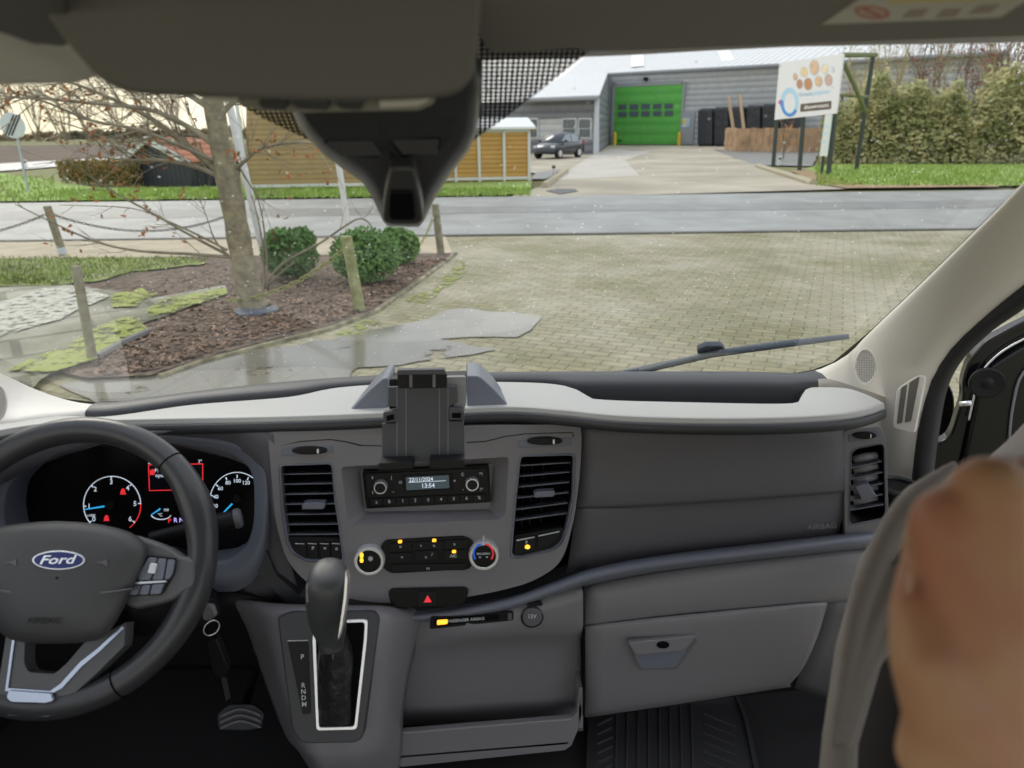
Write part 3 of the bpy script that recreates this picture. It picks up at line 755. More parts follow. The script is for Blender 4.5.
for x in (614.6, 678.7):
    b = FP.on(x, 144.5, .9); b.z = 0; h = FP.on(x, 132, .9).z
    t = props(mk('bollard', MB().disc(b, (0, 0, 1), [(.16, 0), (.16, h-.15), (.10, h)], 14), mat('bollard_yellow', (.75, .55, .05), .5), sm=0), 'yellow bollard at the %s side of the green door' % ('left' if x < 650 else 'right'), 'bollard', 'yellow bollards at the green door')
# ---------------------------------------------------------------- car
def car():
    c = hz(558.5, 158); t = thing('parked_car', 'small dark grey hatchback parked before the low wing of the hall', 'car', c)
    fwd = Vector((-.64, -.77, 0)).normalized(); sd = Vector((-fwd.y, fwd.x, 0))
    if sd.y > 0: sd = -sd
    S = .93; Lh = 1.75*S
    def P(x, s, z): return c+fwd*x*S+sd*s*S+Vector((0, 0, z*S))
    prof = [(-1.72, .35, .35, .80), (-1.74, .32, .95, .80), (-1.55, .30, 1.05, .80), (-1.0, .25, 1.02, .83), (0, .22, .98, .84), (.75, .24, .95, .83), (1.3, .26, .84, .80), (1.72, .30, .66, .70), (1.80, .34, .55, .62)]
    rows = []
    for x, zb, zt, wd in prof:
        rows.append([P(x, -wd*.96, zb), P(x, -wd, (zb+zt)/2), P(x, -wd*.95, zt-.04), P(x, -wd*.8, zt), P(x, 0, zt+.03), P(x, wd*.8, zt), P(x, wd*.95, zt-.04), P(x, wd, (zb+zt)/2), P(x, wd*.96, zb), P(x, 0, zb)])
    for q in rows: q.append(q[0])
    v, f = grid(rows); n = 11
    f += [tuple(range(10)), tuple((len(rows)-1)*n+i for i in range(10))]
    M_car = mat('car_paint', (.035, .04, .055), .25, .3, coat=.6)
    mk('body', (v, f), M_car, t, sm=1)
    cab = [(-1.62, 1.0, .70), (-1.25, 1.40, .62), (-.4, 1.47, .62), (.35, 1.40, .60), (1.05, .93, .72)]
    rows = [[P(x, -w2, .9), P(x, -w2*.93, z), P(x, 0, z+.03), P(x, w2*.93, z), P(x, w2, .9)] for x, z, w2 in cab]
    v, f = grid(rows); f += [tuple(range(5)), tuple(20+i for i in range(5))]
    mk('roof', (v, f), M_car, t, sm=1)
    for pl in ([(-1.1, .98), (-1.0, 1.33), (-.35, 1.40), (-.30, .97)], [(-.2, .97), (-.25, 1.40), (.25, 1.34), (.75, .98)]):
        for s in (-1, 1): mk('side_window', MB().prism([P(x, s*(.80-.16*(z-.9)/.5), z) for x, z in pl], [P(x, s*(.60-.1*(z-.9)/.5), z) for x, z in pl]), mat('car_glass', (.25, .30, .33), .08, spec=1), t)
    mk('rear_window', MB().prism([P(-1.70, -.5, 1.05), P(-1.70, .5, 1.05), P(-1.42, .45, 1.36), P(-1.42, -.45, 1.36)], [P(-1.5, -.5, 1.02), P(-1.5, .5, 1.02), P(-1.3, .45, 1.3), P(-1.3, -.45, 1.3)]), MATS['car_glass'], t)
    for x in (-1.1, 1.15):
        for s in (-1, 1):
            wh = mk('wheel', MB().disc(P(x, s*.70, .31), sd*s, [(.20, -.1), (.31*S, -.08), (.32*S, 0), (.31*S, .12), (.22, .14)], 22), mat('tyre', (.02, .02, .02), .8), t)
            mk('hubcap', MB().disc(P(x, s*.70, .31)+sd*s*.13, sd*s, [(.20*S, 0), (.19*S, .02), (.05, .03)], 14), mat('silver', (.7, .72, .74), .35, .6), wh)
    for s in (-1, 1):
        mk('tail_light', MB().box(P(-1.70, s*.68, .88), (.12, .2, .24), (fwd, sd, Vector((0, 0, 1)))), mat('tail_red', (.55, .03, .04), .3), t, bevel=.02)
        mk('head_light', MB().box(P(1.55, s*.6, .68), (.3, .2, .14), (fwd, sd, Vector((0, 0, 1)))), MATS['silver'], t, bevel=.03)
        mk('door_mirror', MB().box(P(.65, s*.92, 1.0), (.16, .14, .14), (fwd, sd, Vector((0, 0, 1)))), M_car, t, bevel=.03)
car()
# ---------------------------------------------------------------- wrapped stack, fence, leaning timbers
a = hz(697, 146.4); P = vplane(a, a+FD)
ws = thing('covered_stack', 'stack of bales under black sheeting between the side door and the plank fence', 'covered stack', a+FD*6)
for i, (x0, x1, yt) in enumerate([(697, 713, 108), (713, 729, 106.5), (729, 745, 106), (745, 761, 105), (761, 779, 103.5), (779, 800, 102.5)]):
    q = [P.on(x0, 142, 0), P.on(x1-.6, 142, 0), P.on(x1-.6, yt, 0), P.on(x0, yt+.3, 0)]
    for v in q[:2]: v.z = 0
    mk('wrapped_bale', MB().prism(q, [v+FN*1.5 for v in q]), mat('black_sheet', (.03, .034, .042), .5, bump=.6, bs=2), ws, bevel=.25, seg=3)
M_plank = stripes('brown_planks', (.50, .33, .20), (.30, .18, .10), 0, .2, duty=.3, bump=0)
F1 = hz(736, 151.5); F2 = hz(838, 152.5); F0 = hz(724, 149.6)
fn = thing('plank_fence', 'brown upright plank fence below the billboard', 'fence', (F1+F2)/2)
for (A, B, yt0) in ((F1, F2, 127), (F0, F1, 128)):
    pl = MB(); d = B-A; L = d.length; n = int(L/.42); u = d.normalized(); nn = Vector((-u.y, u.x, 0)); 
    H = vplane(F1, F2).on(736, 128).z
    for i in range(n):
        c = A+u*(i+.5)*L/n; hh = H*random.uniform(.97, 1.02); pl.box(Vector((c.x, c.y, hh/2)), (L/n*.9, .04, hh), (u, nn, Vector((0, 0, 1))))
    mk('plank_panel', pl, mat('plank_wood', (.46, .30, .18), .8, var=.25, vs=1.5), fn)
    for z in (.3, .8): mk('rail', MB().box((A+B)/2+Vector((0, .06, H*z)), (L, .06, .12), (u, nn, Vector((0, 0, 1)))), MATS['plank_wood'], fn)
for (a0, b0, lab) in (((728.5, 97), (736, 150), 'pale plank leaning upright behind the left end of the plank fence'), ((739.5, 94.5), (746, 150), 'brown plank standing upright inside the plank fence')):
    b = hz(b0[0], b0[1]-2); tpt = hy(a0[0], a0[1], b.y); u = (tpt-b).normalized()
    props(mk('standing_plank', MB().box((b+tpt)/2, (.30, .12, (tpt-b).length), (u.orthogonal().normalized(), u.cross(u.orthogonal()).normalized(), u)), mat('pale_plank', (.55, .42, .28), .8), bevel=.01), lab, 'plank', 'planks standing by the fence')
rk = thing('timber_rack', 'horizontal orange brown boards stacked behind the billboard frame', 'boards', hz(868, 152))
P = vplane(hz(838, 153), hz(905, 153))
for y0, y1, x0, x1 in ((93, 95.5, 838, 898), (96, 99, 850, 896), (100, 106, 862, 892)): vbox(P, x0, y0, x1, y1, .8, 'board', M_wood, rk)
for x in (842, 895):
    b = P.on(x, 153, .3); b.z = 0; mk('support', MB().tube([b, P.on(x, 97, .3)], .08, 6), M_post, rk)
# ---------------------------------------------------------------- billboard
S1 = hz(773, 167.5); S2 = hz(829, 176.5); BP = vplane(S1, S2)
bb = thing('billboard', 'white advertising billboard with round photos and a blue ring emblem on dark posts', 'billboard', (S1+S2)/2)
M_bpost = mat('dark_post', (.045, .06, .055), .6); M_gpost = mat('green_post', (.16, .18, .08), .7)
slab('sign_panel', BP, [(779.4, 62.7), (843.4, 53.5), (836, 113.5), (774.4, 119.8)], 0, .05, mat('banner_white', (.78, .80, .84), .5), bb)
for (t_, b_) in (((777, 119), (773, 167.5)), ((803.6, 117), (799.5, 169)), ((841, 56), (828, 177))):
    b = BP.on(b_[0], b_[1], -.1); b.z = 0; e_ = BP.on(t_[0], t_[1], -.1)
    mk('post', MB().tube([b, e_], .085, 8), M_bpost, bb)
bk = BP.on(873, 56, -2.2)
mk('frame_beam', MB().tube([BP.on(843.5, 55, -.05), BP.on(876, 55, -2.2)], .08, 6), M_gpost, bb)
b = hz(866, 170); mk('post', MB().tube([Vector((bk.x, bk.y, 0)), bk], .08, 8), M_bpost, bb)
mk('brace', MB().tube([BP.on(844, 63, -.05), BP.on(866, 112, -1.6)], .07, 6), M_gpost, bb)
mk('frame_beam', MB().tube([BP.on(838, 95, -.1), BP.on(869, 97, -2.0)], .05, 6), M_gpost, bb)
def oval(P, cx, cy, rx, ry, o0, o1, name, m, par, n=20, **k): return slab(name, P, [(cx+rx*cos(2*pi*i/n), cy+ry*sin(2*pi*i/n)) for i in range(n)], o0, o1, m, par, **k)
phot = [(795.3, 76.8, 2.4, 4, (.55, .36, .25)), (804, 72, 3.8, 5.2, (.70, .55, .30)), (814.3, 67.5, 5, 8, (.62, .42, .28)), (825, 69, 3.4, 5, (.72, .62, .42)), (832.8, 69.6, 1.6, 3, (.55, .56, .62)),
        (799.6, 84, 3.4, 5.2, (.42, .22, .15)), (808, 84, 4.5, 6.6, (.45, .22, .10)), (818.6, 81.2, 4, 5.8, (.62, .42, .25)), (828.4, 80, 4.2, 6.3, (.50, .34, .30))]
for i, (x, y, rx, ry, c) in enumerate(phot):
    f = oval(BP, x, y, rx, ry, .05, .056, 'photo_ring', mat('photo_rim', (.5, .55, .58), .5), bb)
    oval(BP, x, y, rx*.84, ry*.86, .056, .06, 'photo', mat('round_photo%d' % i, c, .6, col2=tuple(min(1, k*1.35) for k in c), vs=8), f)
ring = [(789.6+9*cos(a), 102-14.5*sin(a)) for a in [2*pi*i/32 for i in range(32)]]
ins = [(789.6+5.6*cos(a), 103-10*sin(a)) for a in [2*pi*i/32 for i in range(32)]]
slab('emblem_ring', BP, ring, .05, .057, mat('light_blue', (.42, .68, .88), .5), bb, holes=[ins], label='light blue ring of the emblem')
arc = [(789.6+9.2*cos(a), 102-14.7*sin(a)) for a in [pi*.95+i*pi*.85/14 for i in range(15)]]
ari = [(789.6+6.4*cos(a), 102.5-11*sin(a)) for a in [pi*.95+i*pi*.85/14 for i in range(15)]]
slab('emblem_arc', BP, arc+ari[::-1], .057, .062, mat('mid_blue', (.04, .26, .68), .5), bb, label='strong blue lower arc of the emblem')
slab('emblem_tip', BP, [(780.5, 99), (778, 102.5), (780.4, 105.5)], .05, .06, mat('emblem_red', (.65, .04, .12), .5), bb)
slab('caption_box', BP, rnd2([(800.5, 104), (831.5, 100.8), (831, 109), (800, 112)], 1, 2), .05, .056, mat('caption_brown', (.10, .075, .06), .6), bb)
text('showroom', BP, 815.8, 106.3, 3.9, mat('white_ink', (.9, .9, .9), .5), bb, .058, ang=.10, depth=0, sx=1.0)
text('Groot', BP, 805, 94.3, 3.6, mat('blue_ink', (.22, .42, .66), .5), bb, .054, ang=.10)
text('plezier', BP, 821, 92.2, 4.8, MATS['light_blue'], bb, .054, ang=.10, sx=1.0)
ss = thing('narrow_sign', 'narrow pale upright sign fixed in front of the right billboard post', 'sign', hz(822, 174))
b = hz(821.5, 175); P = Plane(b, BP.n)
mk('post', MB().tube([b, P.on(824, 150, 0)], .05, 8), M_bpost, ss)
slab('sign_panel', P, [(825.5, 113), (832, 112), (826.5, 156), (819.5, 156)], .06, .1, mat('pale_sign', (.68, .76, .74), .5), ss)
for y in (126, 133, 141): slab('print_line', P, [(823.4-(y-126)*.15, y), (828.5-(y-126)*.15, y-.3), (828.2-(y-126)*.15, y+1.2), (823.2-(y-126)*.15, y+1.5)], .1, .103, MATS['light_blue'], ss)
# ---------------------------------------------------------------- big hedge and bare shrubs at the right
Hm = mat('mixed_hedge_leaf', (.27, .30, .12), .85, col2=(.60, .54, .28), vs=1.6)
hedge('overgrown_hedge', hz(826, 164), hz(1120, 164), 3.0, 2.9, 26000, .11, 31, Hm, 'tall overgrown green and yellow hedge right of the billboard', 'hedge', wob=.42)
r = random.Random(12)
def bare(px, py, h, label, m, lm, n=6, lean=0, leaves=.5, ls=.08, sp=.35, dy=0):
    b = hz(px, py); b.y += dy; t = thing('bare_shrub', label, 'shrub', b, 'bare shrubs rising above the hedge'); mb = MB(); ends = []
    for k in range(n): twigs(mb, b+Vector((r.uniform(-.5, .5), r.uniform(-.3, .3), 0)), Vector((r.uniform(-.35, .35)+lean, 0, 1)), h*r.uniform(.6, .9), .045, 2, r, 5, sp, .05, ends, 5, 4)
    mk('branches', mb, m, t)
    if lm:
        lf = MB()
        for e_ in ends:
            if r.random() < leaves: leafball(lf, e_, (.25, .25, .25), 3, ls, r)
        mk('foliage', lf, lm, t)
M_red = mat('red_berry_leaf', (.26, .07, .06), .8, var=.4, vs=1); M_yt = mat('yellow_twig', (.42, .34, .18), .9)
bare(899, 158, 6.2, 'slim yellowish bare tree at the left end of the tall hedge', M_yt, MATS['mixed_hedge_leaf'], 3, 0, .3)
bare(925, 157, 5.6, 'reddish bare shrub above the hedge just right of the slim bare tree', M_twig, M_red, 6, 0, .7)
bare(958, 157, 5.8, 'dark red berried shrub above the middle of the hedge', M_twig, M_red, 6, 0, .8)
bare(870, 158, 4.6, 'low greenish twiggy shrub behind the billboard frame', M_yt, MATS['mixed_hedge_leaf'], 6, 0, .8)
bare(985, 158, 6.0, 'tall yellow stemmed shrub among the red berries above the hedge', M_yt, M_red, 5, 0, .5)
bare(1018, 158, 5.8, 'red and yellow shrub above the hedge next to the windscreen pillar', M_twig, M_red, 6, 0, .8)
st = hz(783, 160); t = thing('orange_sapling', 'thin sapling with orange leaves beside the left billboard post', 'sapling', st); mb = MB(); en = []
for k in range(3): twigs(mb, st, Vector((r.uniform(-.3, .3), 0, 1)), 1.6, .02, 1, r, 4, .4, .05, en, 4, 4)
mk('branches', mb, M_twig, t); lf = MB()
for e_ in en: leafball(lf, e_, (.12, .12, .12), 3, .05, r)
mk('foliage', lf, mat('orange_leaf', (.70, .30, .05), .8), t)
# ================================================================ THE VAN CAB
M_dash = mat('dark_grain_plastic', (.125, .123, .142), .46, bump=.35, bs=900)
M_fas = mat('grey_grain_plastic', (.225, .218, .240), .40, bump=.3, bs=900)
M_fasb = mat('slate_plastic', (.17, .185, .235), .34, bump=.25, bs=900)
M_pad = mat('skylit_dash_pad', (.46, .46, .45), .5, bump=.35, bs=700)  # dark grey pad; skylight through the windscreen is painted in as pale grey
M_lip = mat('dark_pad_lip', (.045, .047, .055), .45, bump=.2, bs=900)
M_blk = mat('black_plastic', (.014, .014, .016), .45, spec=.22)
M_gloss = mat('gloss_black', (.008, .008, .010), .16, spec=.2)
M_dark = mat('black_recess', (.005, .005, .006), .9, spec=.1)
M_beige = mat('beige_trim', (.80, .77, .72), .55, bump=.2, bs=900)
M_head = mat('headliner', (.30, .285, .26), .9, bump=.4, bs=900)
M_vis = mat('visor_vinyl', (.24, .225, .215), .75, bump=.3, bs=800)
M_cons = mat('overhead_grey', (.155, .148, .138), .5, bump=.3, bs=900)
M_rub = mat('rubber_seal', (.035, .036, .042), .55)
M_chrome = mat('satin_chrome', (.80, .82, .86), .25, .6)
M_leath = mat('wheel_leather', (.045, .046, .052), .30, bump=.25, bs=1100)
M_ink = mat('white_print', (.62, .66, .70), .5)
M_lit = mat('lit_white', (.6, .68, .78), .5, emit=.5)
M_red = mat('lit_red', (.8, .03, .04), .5, emit=.6)
M_amb = mat('lit_amber', (1, .42, .03), .5, emit=1.4)
M_cyan = mat('lit_cyan', (.03, .4, .75), .5, emit=.6)
M_carpet = mat('black_carpet', (.018, .018, .02), .95, bump=.6, bs=500)
GL = Plane((0, 1.267, 1.70-.442), (0, -.693, -1))          # the windscreen
PAD = Plane((0, .93, 1.317), (0, .12, 1))                  # top of the dashboard
PF = Plane(hy(425, 487, .944), (0, -cos(radians(10)), sin(radians(10))))   # face of the centre panel
# ---- structure: windscreen, ceiling, floor, bulkhead, pillars
gm = bpy.data.materials.new('windscreen_glass'); gm.use_nodes = True; t = gm.node_tree; t.nodes.clear()
def GN(k, **a):
    n = t.nodes.new(k)
    for x, y in a.items(): setattr(n, x, y)
    return n
tr = GN('ShaderNodeBsdfTransparent'); tr.inputs[0].default_value = (.97, .98, .97, 1)
gl = GN('ShaderNodeBsdfGlossy'); gl.inputs['Roughness'].default_value = .02
fr = GN('ShaderNodeFresnel'); fr.inputs[0].default_value = 1.17
mxs = GN('ShaderNodeMixShader'); t.links.new(fr.outputs[0], mxs.inputs[0]); t.links.new(tr.outputs[0], mxs.inputs[1]); t.links.new(gl.outputs[0], mxs.inputs[2])
g_ = GN('ShaderNodeNewGeometry'); vo = GN('ShaderNodeTexVoronoi'); vo.inputs['Scale'].default_value = 150; t.links.new(g_.outputs['Position'], vo.inputs['Vector'])
lt = GN('ShaderNodeMath', operation='LESS_THAN'); lt.inputs[1].default_value = .16; t.links.new(vo.outputs['Distance'], lt.inputs[0])
n2 = GN('ShaderNodeSeparateColor'); t.links.new(vo.outputs['Color'], n2.inputs[0])
gt = GN('ShaderNodeMath', operation='GREATER_THAN'); gt.inputs[1].default_value = .86; t.links.new(n2.outputs[0], gt.inputs[0])
mu = GN('ShaderNodeMath', operation='MULTIPLY'); t.links.new(lt.outputs[0], mu.inputs[0]); t.links.new(gt.outputs[0], mu.inputs[1])
mu2 = GN('ShaderNodeMath', operation='MULTIPLY'); mu2.inputs[1].default_value = .55; t.links.new(mu.outputs[0], mu2.inputs[0])
df = GN('ShaderNodeBsdfTranslucent'); df.inputs[0].default_value = (.95, .95, .92, 1)
mx2 = GN('ShaderNodeMixShader'); t.links.new(mu2.outputs[0], mx2.inputs[0]); t.links.new(mxs.outputs[0], mx2.inputs[1]); t.links.new(df.outputs[0], mx2.inputs[2])
go = GN('ShaderNodeOutputMaterial'); t.links.new(mx2.outputs[0], go.inputs[0])
gpx = [(-170, 300), (-60, 352), (0, 377), (30, 390), (60, 400), (95, 404), (150, 402), (250, 392), (350, 384), (500, 377), (650, 376), (790, 377), (812, 374), (835, 366), (870, 335), (925, 283), (1024, 186), (1180, 20), (1200, -60), (-300, -60)]
o = mk('window_1', ([GL.on(a, b) for a, b in gpx], [tuple(range(len(gpx)))]), gm); o['kind'] = 'structure'; o['label'] = 'raked windscreen glass with fine water spots'
def ring_strip(name, px, w_in, m, off):
    """narrow printed border lying on the glass, w_in pixels wide on its inner side"""
    a = [GL.on(x, y, off) for x, y in px]; b = [GL.on(x, y+w_in, off) for x, y in px]
    return mk(name, grid([a, b]), m)
def border(px_a, px_b): return grid([[GL.on(x, y, .003) for x, y in px_a], [GL.on(x, y, .003) for x, y in px_b]])
o = mk('trim_1', border([(-60, 350), (0, 375), (30, 388), (60, 398), (95, 402), (150, 399.5), (250, 388), (350, 380), (500, 373.5), (650, 372.5), (790, 373.5), (812, 370), (833, 362), (870, 331), (925, 279), (1024, 182), (1180, 16)],
   [(-64, 356), (-2, 380), (28, 394), (60, 405), (95, 412), (150, 410), (250, 400), (350, 392), (500, 386), (650, 385), (790, 386), (816, 382), (839, 372), (876, 337), (931, 286), (1030, 190), (1186, 24)]), M_blk)
o['kind'] = 'structure'; o['label'] = 'black bonded border of the windscreen'
# ceramic dot print either side of the sensor housing
fm = bpy.data.materials.new('dot_print'); fm.use_nodes = True; t = fm.node_tree; t.nodes.clear()
ge = GN('ShaderNodeNewGeometry'); mp_ = GN('ShaderNodeMapping'); mp_.inputs['Rotation'].default_value = (radians(34.7), 0, 0); mp_.inputs['Scale'].default_value = (1, 1, 1)
t.links.new(ge.outputs['Position'], mp_.inputs[0]); sx = GN('ShaderNodeSeparateXYZ'); t.links.new(mp_.outputs[0], sx.inputs[0])
def wave(o_, per):
    d = GN('ShaderNodeMath', operation='DIVIDE'); d.inputs[1].default_value = per; t.links.new(o_, d.inputs[0])
    f = GN('ShaderNodeMath', operation='FRACT'); t.links.new(d.outputs[0], f.inputs[0])
    g2 = GN('ShaderNodeMath', operation='GREATER_THAN'); g2.inputs[1].default_value = .52; t.links.new(f.outputs[0], g2.inputs[0]); return g2.outputs[0]
mm = GN('ShaderNodeMath', operation='MULTIPLY'); t.links.new(wave(sx.outputs['X'], .0038), mm.inputs[0]); t.links.new(wave(sx.outputs['Y'], .0046), mm.inputs[1])
t1 = GN('ShaderNodeBsdfTransparent'); d1 = GN('ShaderNodeBsdfDiffuse'); d1.inputs[0].default_value = (.03, .025, .03, 1)
ms = GN('ShaderNodeMixShader'); t.links.new(mm.outputs[0], ms.inputs[0]); t.links.new(d1.outputs[0], ms.inputs[1]); t.links.new(t1.outputs[0], ms.inputs[2])
oo = GN('ShaderNodeOutputMaterial'); t.links.new(ms.outputs[0], oo.inputs[0])
o = mk('trim_2', ([GL.on(a, b, .004) for a, b in [(440, 20), (640, 20), (592, 49), (545, 87), (505, 118), (470, 143), (440, 160)]], [tuple(range(7))]), fm); o['kind'] = 'structure'; o['label'] = 'black dot print on the glass right of the sensor housing'
o = mk('trim_3', ([GL.on(a, b, .004) for a, b in [(200, 60), (225, 96), (262, 118), (300, 136), (330, 150), (340, 60)]], [tuple(range(6))]), fm); o['kind'] = 'structure'; o['label'] = 'black dot print on the glass left of the sensor housing'
o = mk('ceiling', MB().hexa([Vector((-.82, -1.3, 1.86)), Vector((.70, -1.3, 1.86)), Vector((.68, .58, 1.80)), Vector((-.82, .58, 1.80))],
   [Vector((-.82, -1.3, 1.90)), Vector((.70, -1.3, 1.90)), Vector((.68, .58, 1.84)), Vector((-.82, .58, 1.84))]), M_head, bevel=.01); o['kind'] = 'structure'
# header: the inner roof edge over the windscreen, a rolled lip
def header(name, pxs, y0, y1, z1, m):
    a = [hy(x, y, y0) for x, y in pxs]
    rows = [[Vector((p.x, y1, z1)) for p in a], [Vector((p.x, (y0+y1)/2-.02, lerp(p.z, z1, .4))) for p in a], a, [p+Vector((0, .025, -.002)) for p in a], [p+Vector((0, .05, .02)) for p in a], [p+Vector((0, .05, .06)) for p in a]]
    o = mk(name, grid(rows, 2, 2), m, sm=1, solid=.004); o['kind'] = 'structure'; return o
header('trim_4', [(-640, 96), (-300, 84), (-120, 76), (0, 72), (30, 71.5), (60, 70), (72, 66), (80, 60), (120, 55), (250, 53)], .50, .30, 1.80, mat('visor_grey_light', (.80, .78, .73), .75, bump=.3, bs=800))['label'] = 'pale rolled headliner edge above the left of the windscreen'
header('trim_5', [(250, 60), (480, 52), (640, 46), (800, 38), (1024, 34), (1150, 30)], .66, .45, 1.80, M_head)
o = mk('floor', MB().box((-.06, .35, .665), (1.62, 1.75, .03)), M_carpet); o['kind'] = 'structure'
# firewall with the dark space under the dashboard
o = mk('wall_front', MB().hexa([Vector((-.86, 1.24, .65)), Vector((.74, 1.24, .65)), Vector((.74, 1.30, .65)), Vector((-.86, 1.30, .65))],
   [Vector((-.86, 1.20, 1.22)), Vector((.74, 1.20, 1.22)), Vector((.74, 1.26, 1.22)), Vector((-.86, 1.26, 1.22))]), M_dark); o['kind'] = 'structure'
o = mk('wall_left', MB().hexa([Vector((-.90, -.4, .65)), Vector((-.86, -.4, .65)), Vector((-.86, 1.25, .65)), Vector((-.90, 1.25, .65))],
   [Vector((-.88, -.4, 1.28)), Vector((-.84, -.4, 1.28)), Vector((-.84, 1.25, 1.28)), Vector((-.88, 1.25, 1.28))]), M_blk); o['kind'] = 'structure'
# right pillar: glass edge A, belly, seal edge B
A = [GL.on(x, y, .012) for x, y in [(1180, 14), (1024, 182), (975, 231), (925, 280), (870, 332), (845, 357), (826, 367), (800, 375), (778, 380)]]
Bp = [(1180, 160), (1028, 281), (985, 316), (950, 350), (932, 380), (922, 420), (915, 470), (912, 500), (908, 530)]
B = [hx(x, y, .72) for x, y in Bp]
A = resamp(smooth(A, 3), 12); B = resamp(smooth(B, 3), 12)
def bulge(t_, amt, dy): return [a.lerp(b, t_)+Vector((-amt, -dy, .0)) for a, b in zip(A, B)]
o = mk('trim_6', grid([A, bulge(.06, .012, .01), bulge(.3, .02, .022), bulge(.7, .02, .025), bulge(.93, .004, .01), B, [b+Vector((.02, .03, 0)) for b in B]], 2, 3), M_beige, sm=1); o['kind'] = 'structure'; o['label'] = 'beige windscreen pillar trim at the right'
low = [hy(x, y, 1.03) for x, y in [(818, 379), (830, 379), (850, 385), (880, 395), (925, 410)]]; low2 = [hy(x, y, 1.06) for x, y in [(822, 420), (835, 430), (855, 470), (885, 505), (915, 520)]]
o = mk('trim_7', grid([low, [a.lerp(b, .5) for a, b in zip(low, low2)], low2], 2, 2), M_beige, sm=1); o['kind'] = 'structure'; o['label'] = 'beige lower pillar foot behind the dashboard end'
# speaker and louvre let into the pillar
PR = Plane(hx(884, 380, .66)+Vector((0, 0, 0)), (-.55, -.78, .25))
def seal_pts(c): return [hx(x, y, .73) for x, y in c]
sl_ = [(1190, 150), (1028, 290), (985, 322), (953, 354), (937, 384), (929, 424), (923, 472), (920, 520), (918, 620), (925, 740)]
o = mk('trim_8', MB().tube(smooth(seal_pts(sl_), 4), .0155, 12), M_rub, sm=1); o['kind'] = 'structure'; o['label'] = 'black rubber door seal along the right pillar'
# left pillar, the mirror image of the right one higher up
def mirr(p): return Vector((-.12-p.x, p.y, p.z))
A = [mirr(GL.on(x, y, .012)) for x, y in [(1180, 14), (1024, 182), (925, 280)]]+[GL.on(x, y, .012) for x, y in [(-60, 350), (0, 373), (30, 387), (60, 398), (90, 404), (130, 404)]]
B = [mirr(hx(x, y, .72)) for x, y in [(1180, 160), (1028, 281), (950, 350)]]+[hy(x, y, 1.04) for x, y in [(-130, 425), (-60, 434), (0, 430), (40, 420), (70, 415), (96, 412)]]
o = mk('trim_9', grid([A, [a.lerp(b, .3)+Vector((.01, -.02, .005)) for a, b in zip(A, B)], [a.lerp(b, .7)+Vector((.01, -.02, .01)) for a, b in zip(A, B)], B, [b+Vector((-.01, 0, -.08)) for b in B]], 3, 3), M_beige, sm=1); o['kind'] = 'structure'; o['label'] = 'beige windscreen pillar trim at the left'

def grille(name, P, cx, cy, rx, ry, label):
    t = thing(name, label, 'speaker', P.on(cx, cy))
    rim = [(cx+rx*cos(a), cy+ry*sin(a)) for a in [2*pi*i/36 for i in range(36)]]
    inn = [(cx+rx*.86*cos(a), cy+ry*.88*sin(a)) for a in [2*pi*i/36 for i in range(36)]]
    slab('rim', P, rim, -.004, .0035, M_beige, t, holes=[inn], bevel=.001)
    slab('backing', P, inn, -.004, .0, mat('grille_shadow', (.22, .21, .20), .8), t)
    mb = MB(); n = 0
    for i in range(-9, 10):
        yy = cy+i*ry*.88/9.5; h = rx*.86*math.sqrt(max(0, 1-((yy-cy)/(ry*.88))**2))
        if h > 1: solid2(P, [(cx-h, yy-.28), (cx+h, yy-.28), (cx+h, yy+.28), (cx-h, yy+.28)], 0, .002, mb)
    for i in range(-5, 6):
        xx = cx+i*rx*.86/5.6; h = ry*.88*math.sqrt(max(0, 1-((xx-cx)/(rx*.86))**2))
        if h > 1: solid2(P, [(xx-.28, cy-h), (xx+.28, cy-h), (xx+.28, cy+h), (xx-.28, cy+h)], 0, .0022, mb)
    mk('mesh_cover', mb, M_beige, t)
PR = Plane(hy(866, 366, .925), (-.55, -.75, .35))
grille('pillar_speaker', PR, 865.5, 366.5, 11, 18.5, 'round beige mesh speaker cover on the right windscreen pillar')
grille('pillar_speaker', Plane(hy(-2, 402, .86), (.45, -.8, .4)), -3, 402, 10, 18, 'round beige mesh speaker cover cut by the left picture edge')
PV = Plane(hx(908, 402, .672), (-.80, -.58, .12))
t = thing('pillar_louvre', 'beige louvred panel in the right pillar beside the door seal', 'vent', PV.on(908, 402))
slab('panel', PV, rnd2([(896.5, 389), (918, 374.5), (925, 377), (914, 434), (892.5, 428)], 4), -.006, .003, M_beige, t, bevel=.0015)
for q in ([(901, 388), (907, 384), (902, 423), (896.5, 424)], [(909.5, 382.5), (919.5, 376.5), (911, 421), (904.5, 423)]):
    slab('louvre_slot', PV, rnd2(q, 1.5, 2), .0025, .0038, mat('slot_grey', (.16, .15, .13), .7), t)
# ---------------------------------------------------------------- dashboard
dash = thing('dashboard', 'wide grey van dashboard with pale top pad under the windscreen', 'dashboard', Vector((-.06, 1.0, 1.0)))
front = [(-160, 470), (-60, 446), (0, 432), (60, 424), (150, 421), (270, 418.5), (380, 414.5), (500, 408.5), (560, 411.5), (620, 417.5), (700, 420), (780, 419.5), (840, 416), (868, 411), (884, 405)]
rear = [(-160, 420), (-60, 424), (0, 424), (60, 416), (108, 417), (190, 405), (288, 397), (335, 388), (400, 383.5), (490, 382), (552, 384), (578, 390), (594, 399), (700, 402.5), (790, 403.5), (803, 398), (812, 388), (845, 388), (872, 394), (884, 402)]
n = 60
Fr = resamp(smooth([PAD.on(a, b) for a, b in front], 6), n); Re = resamp(smooth([PAD.on(a, b) for a, b in rear], 6), n)
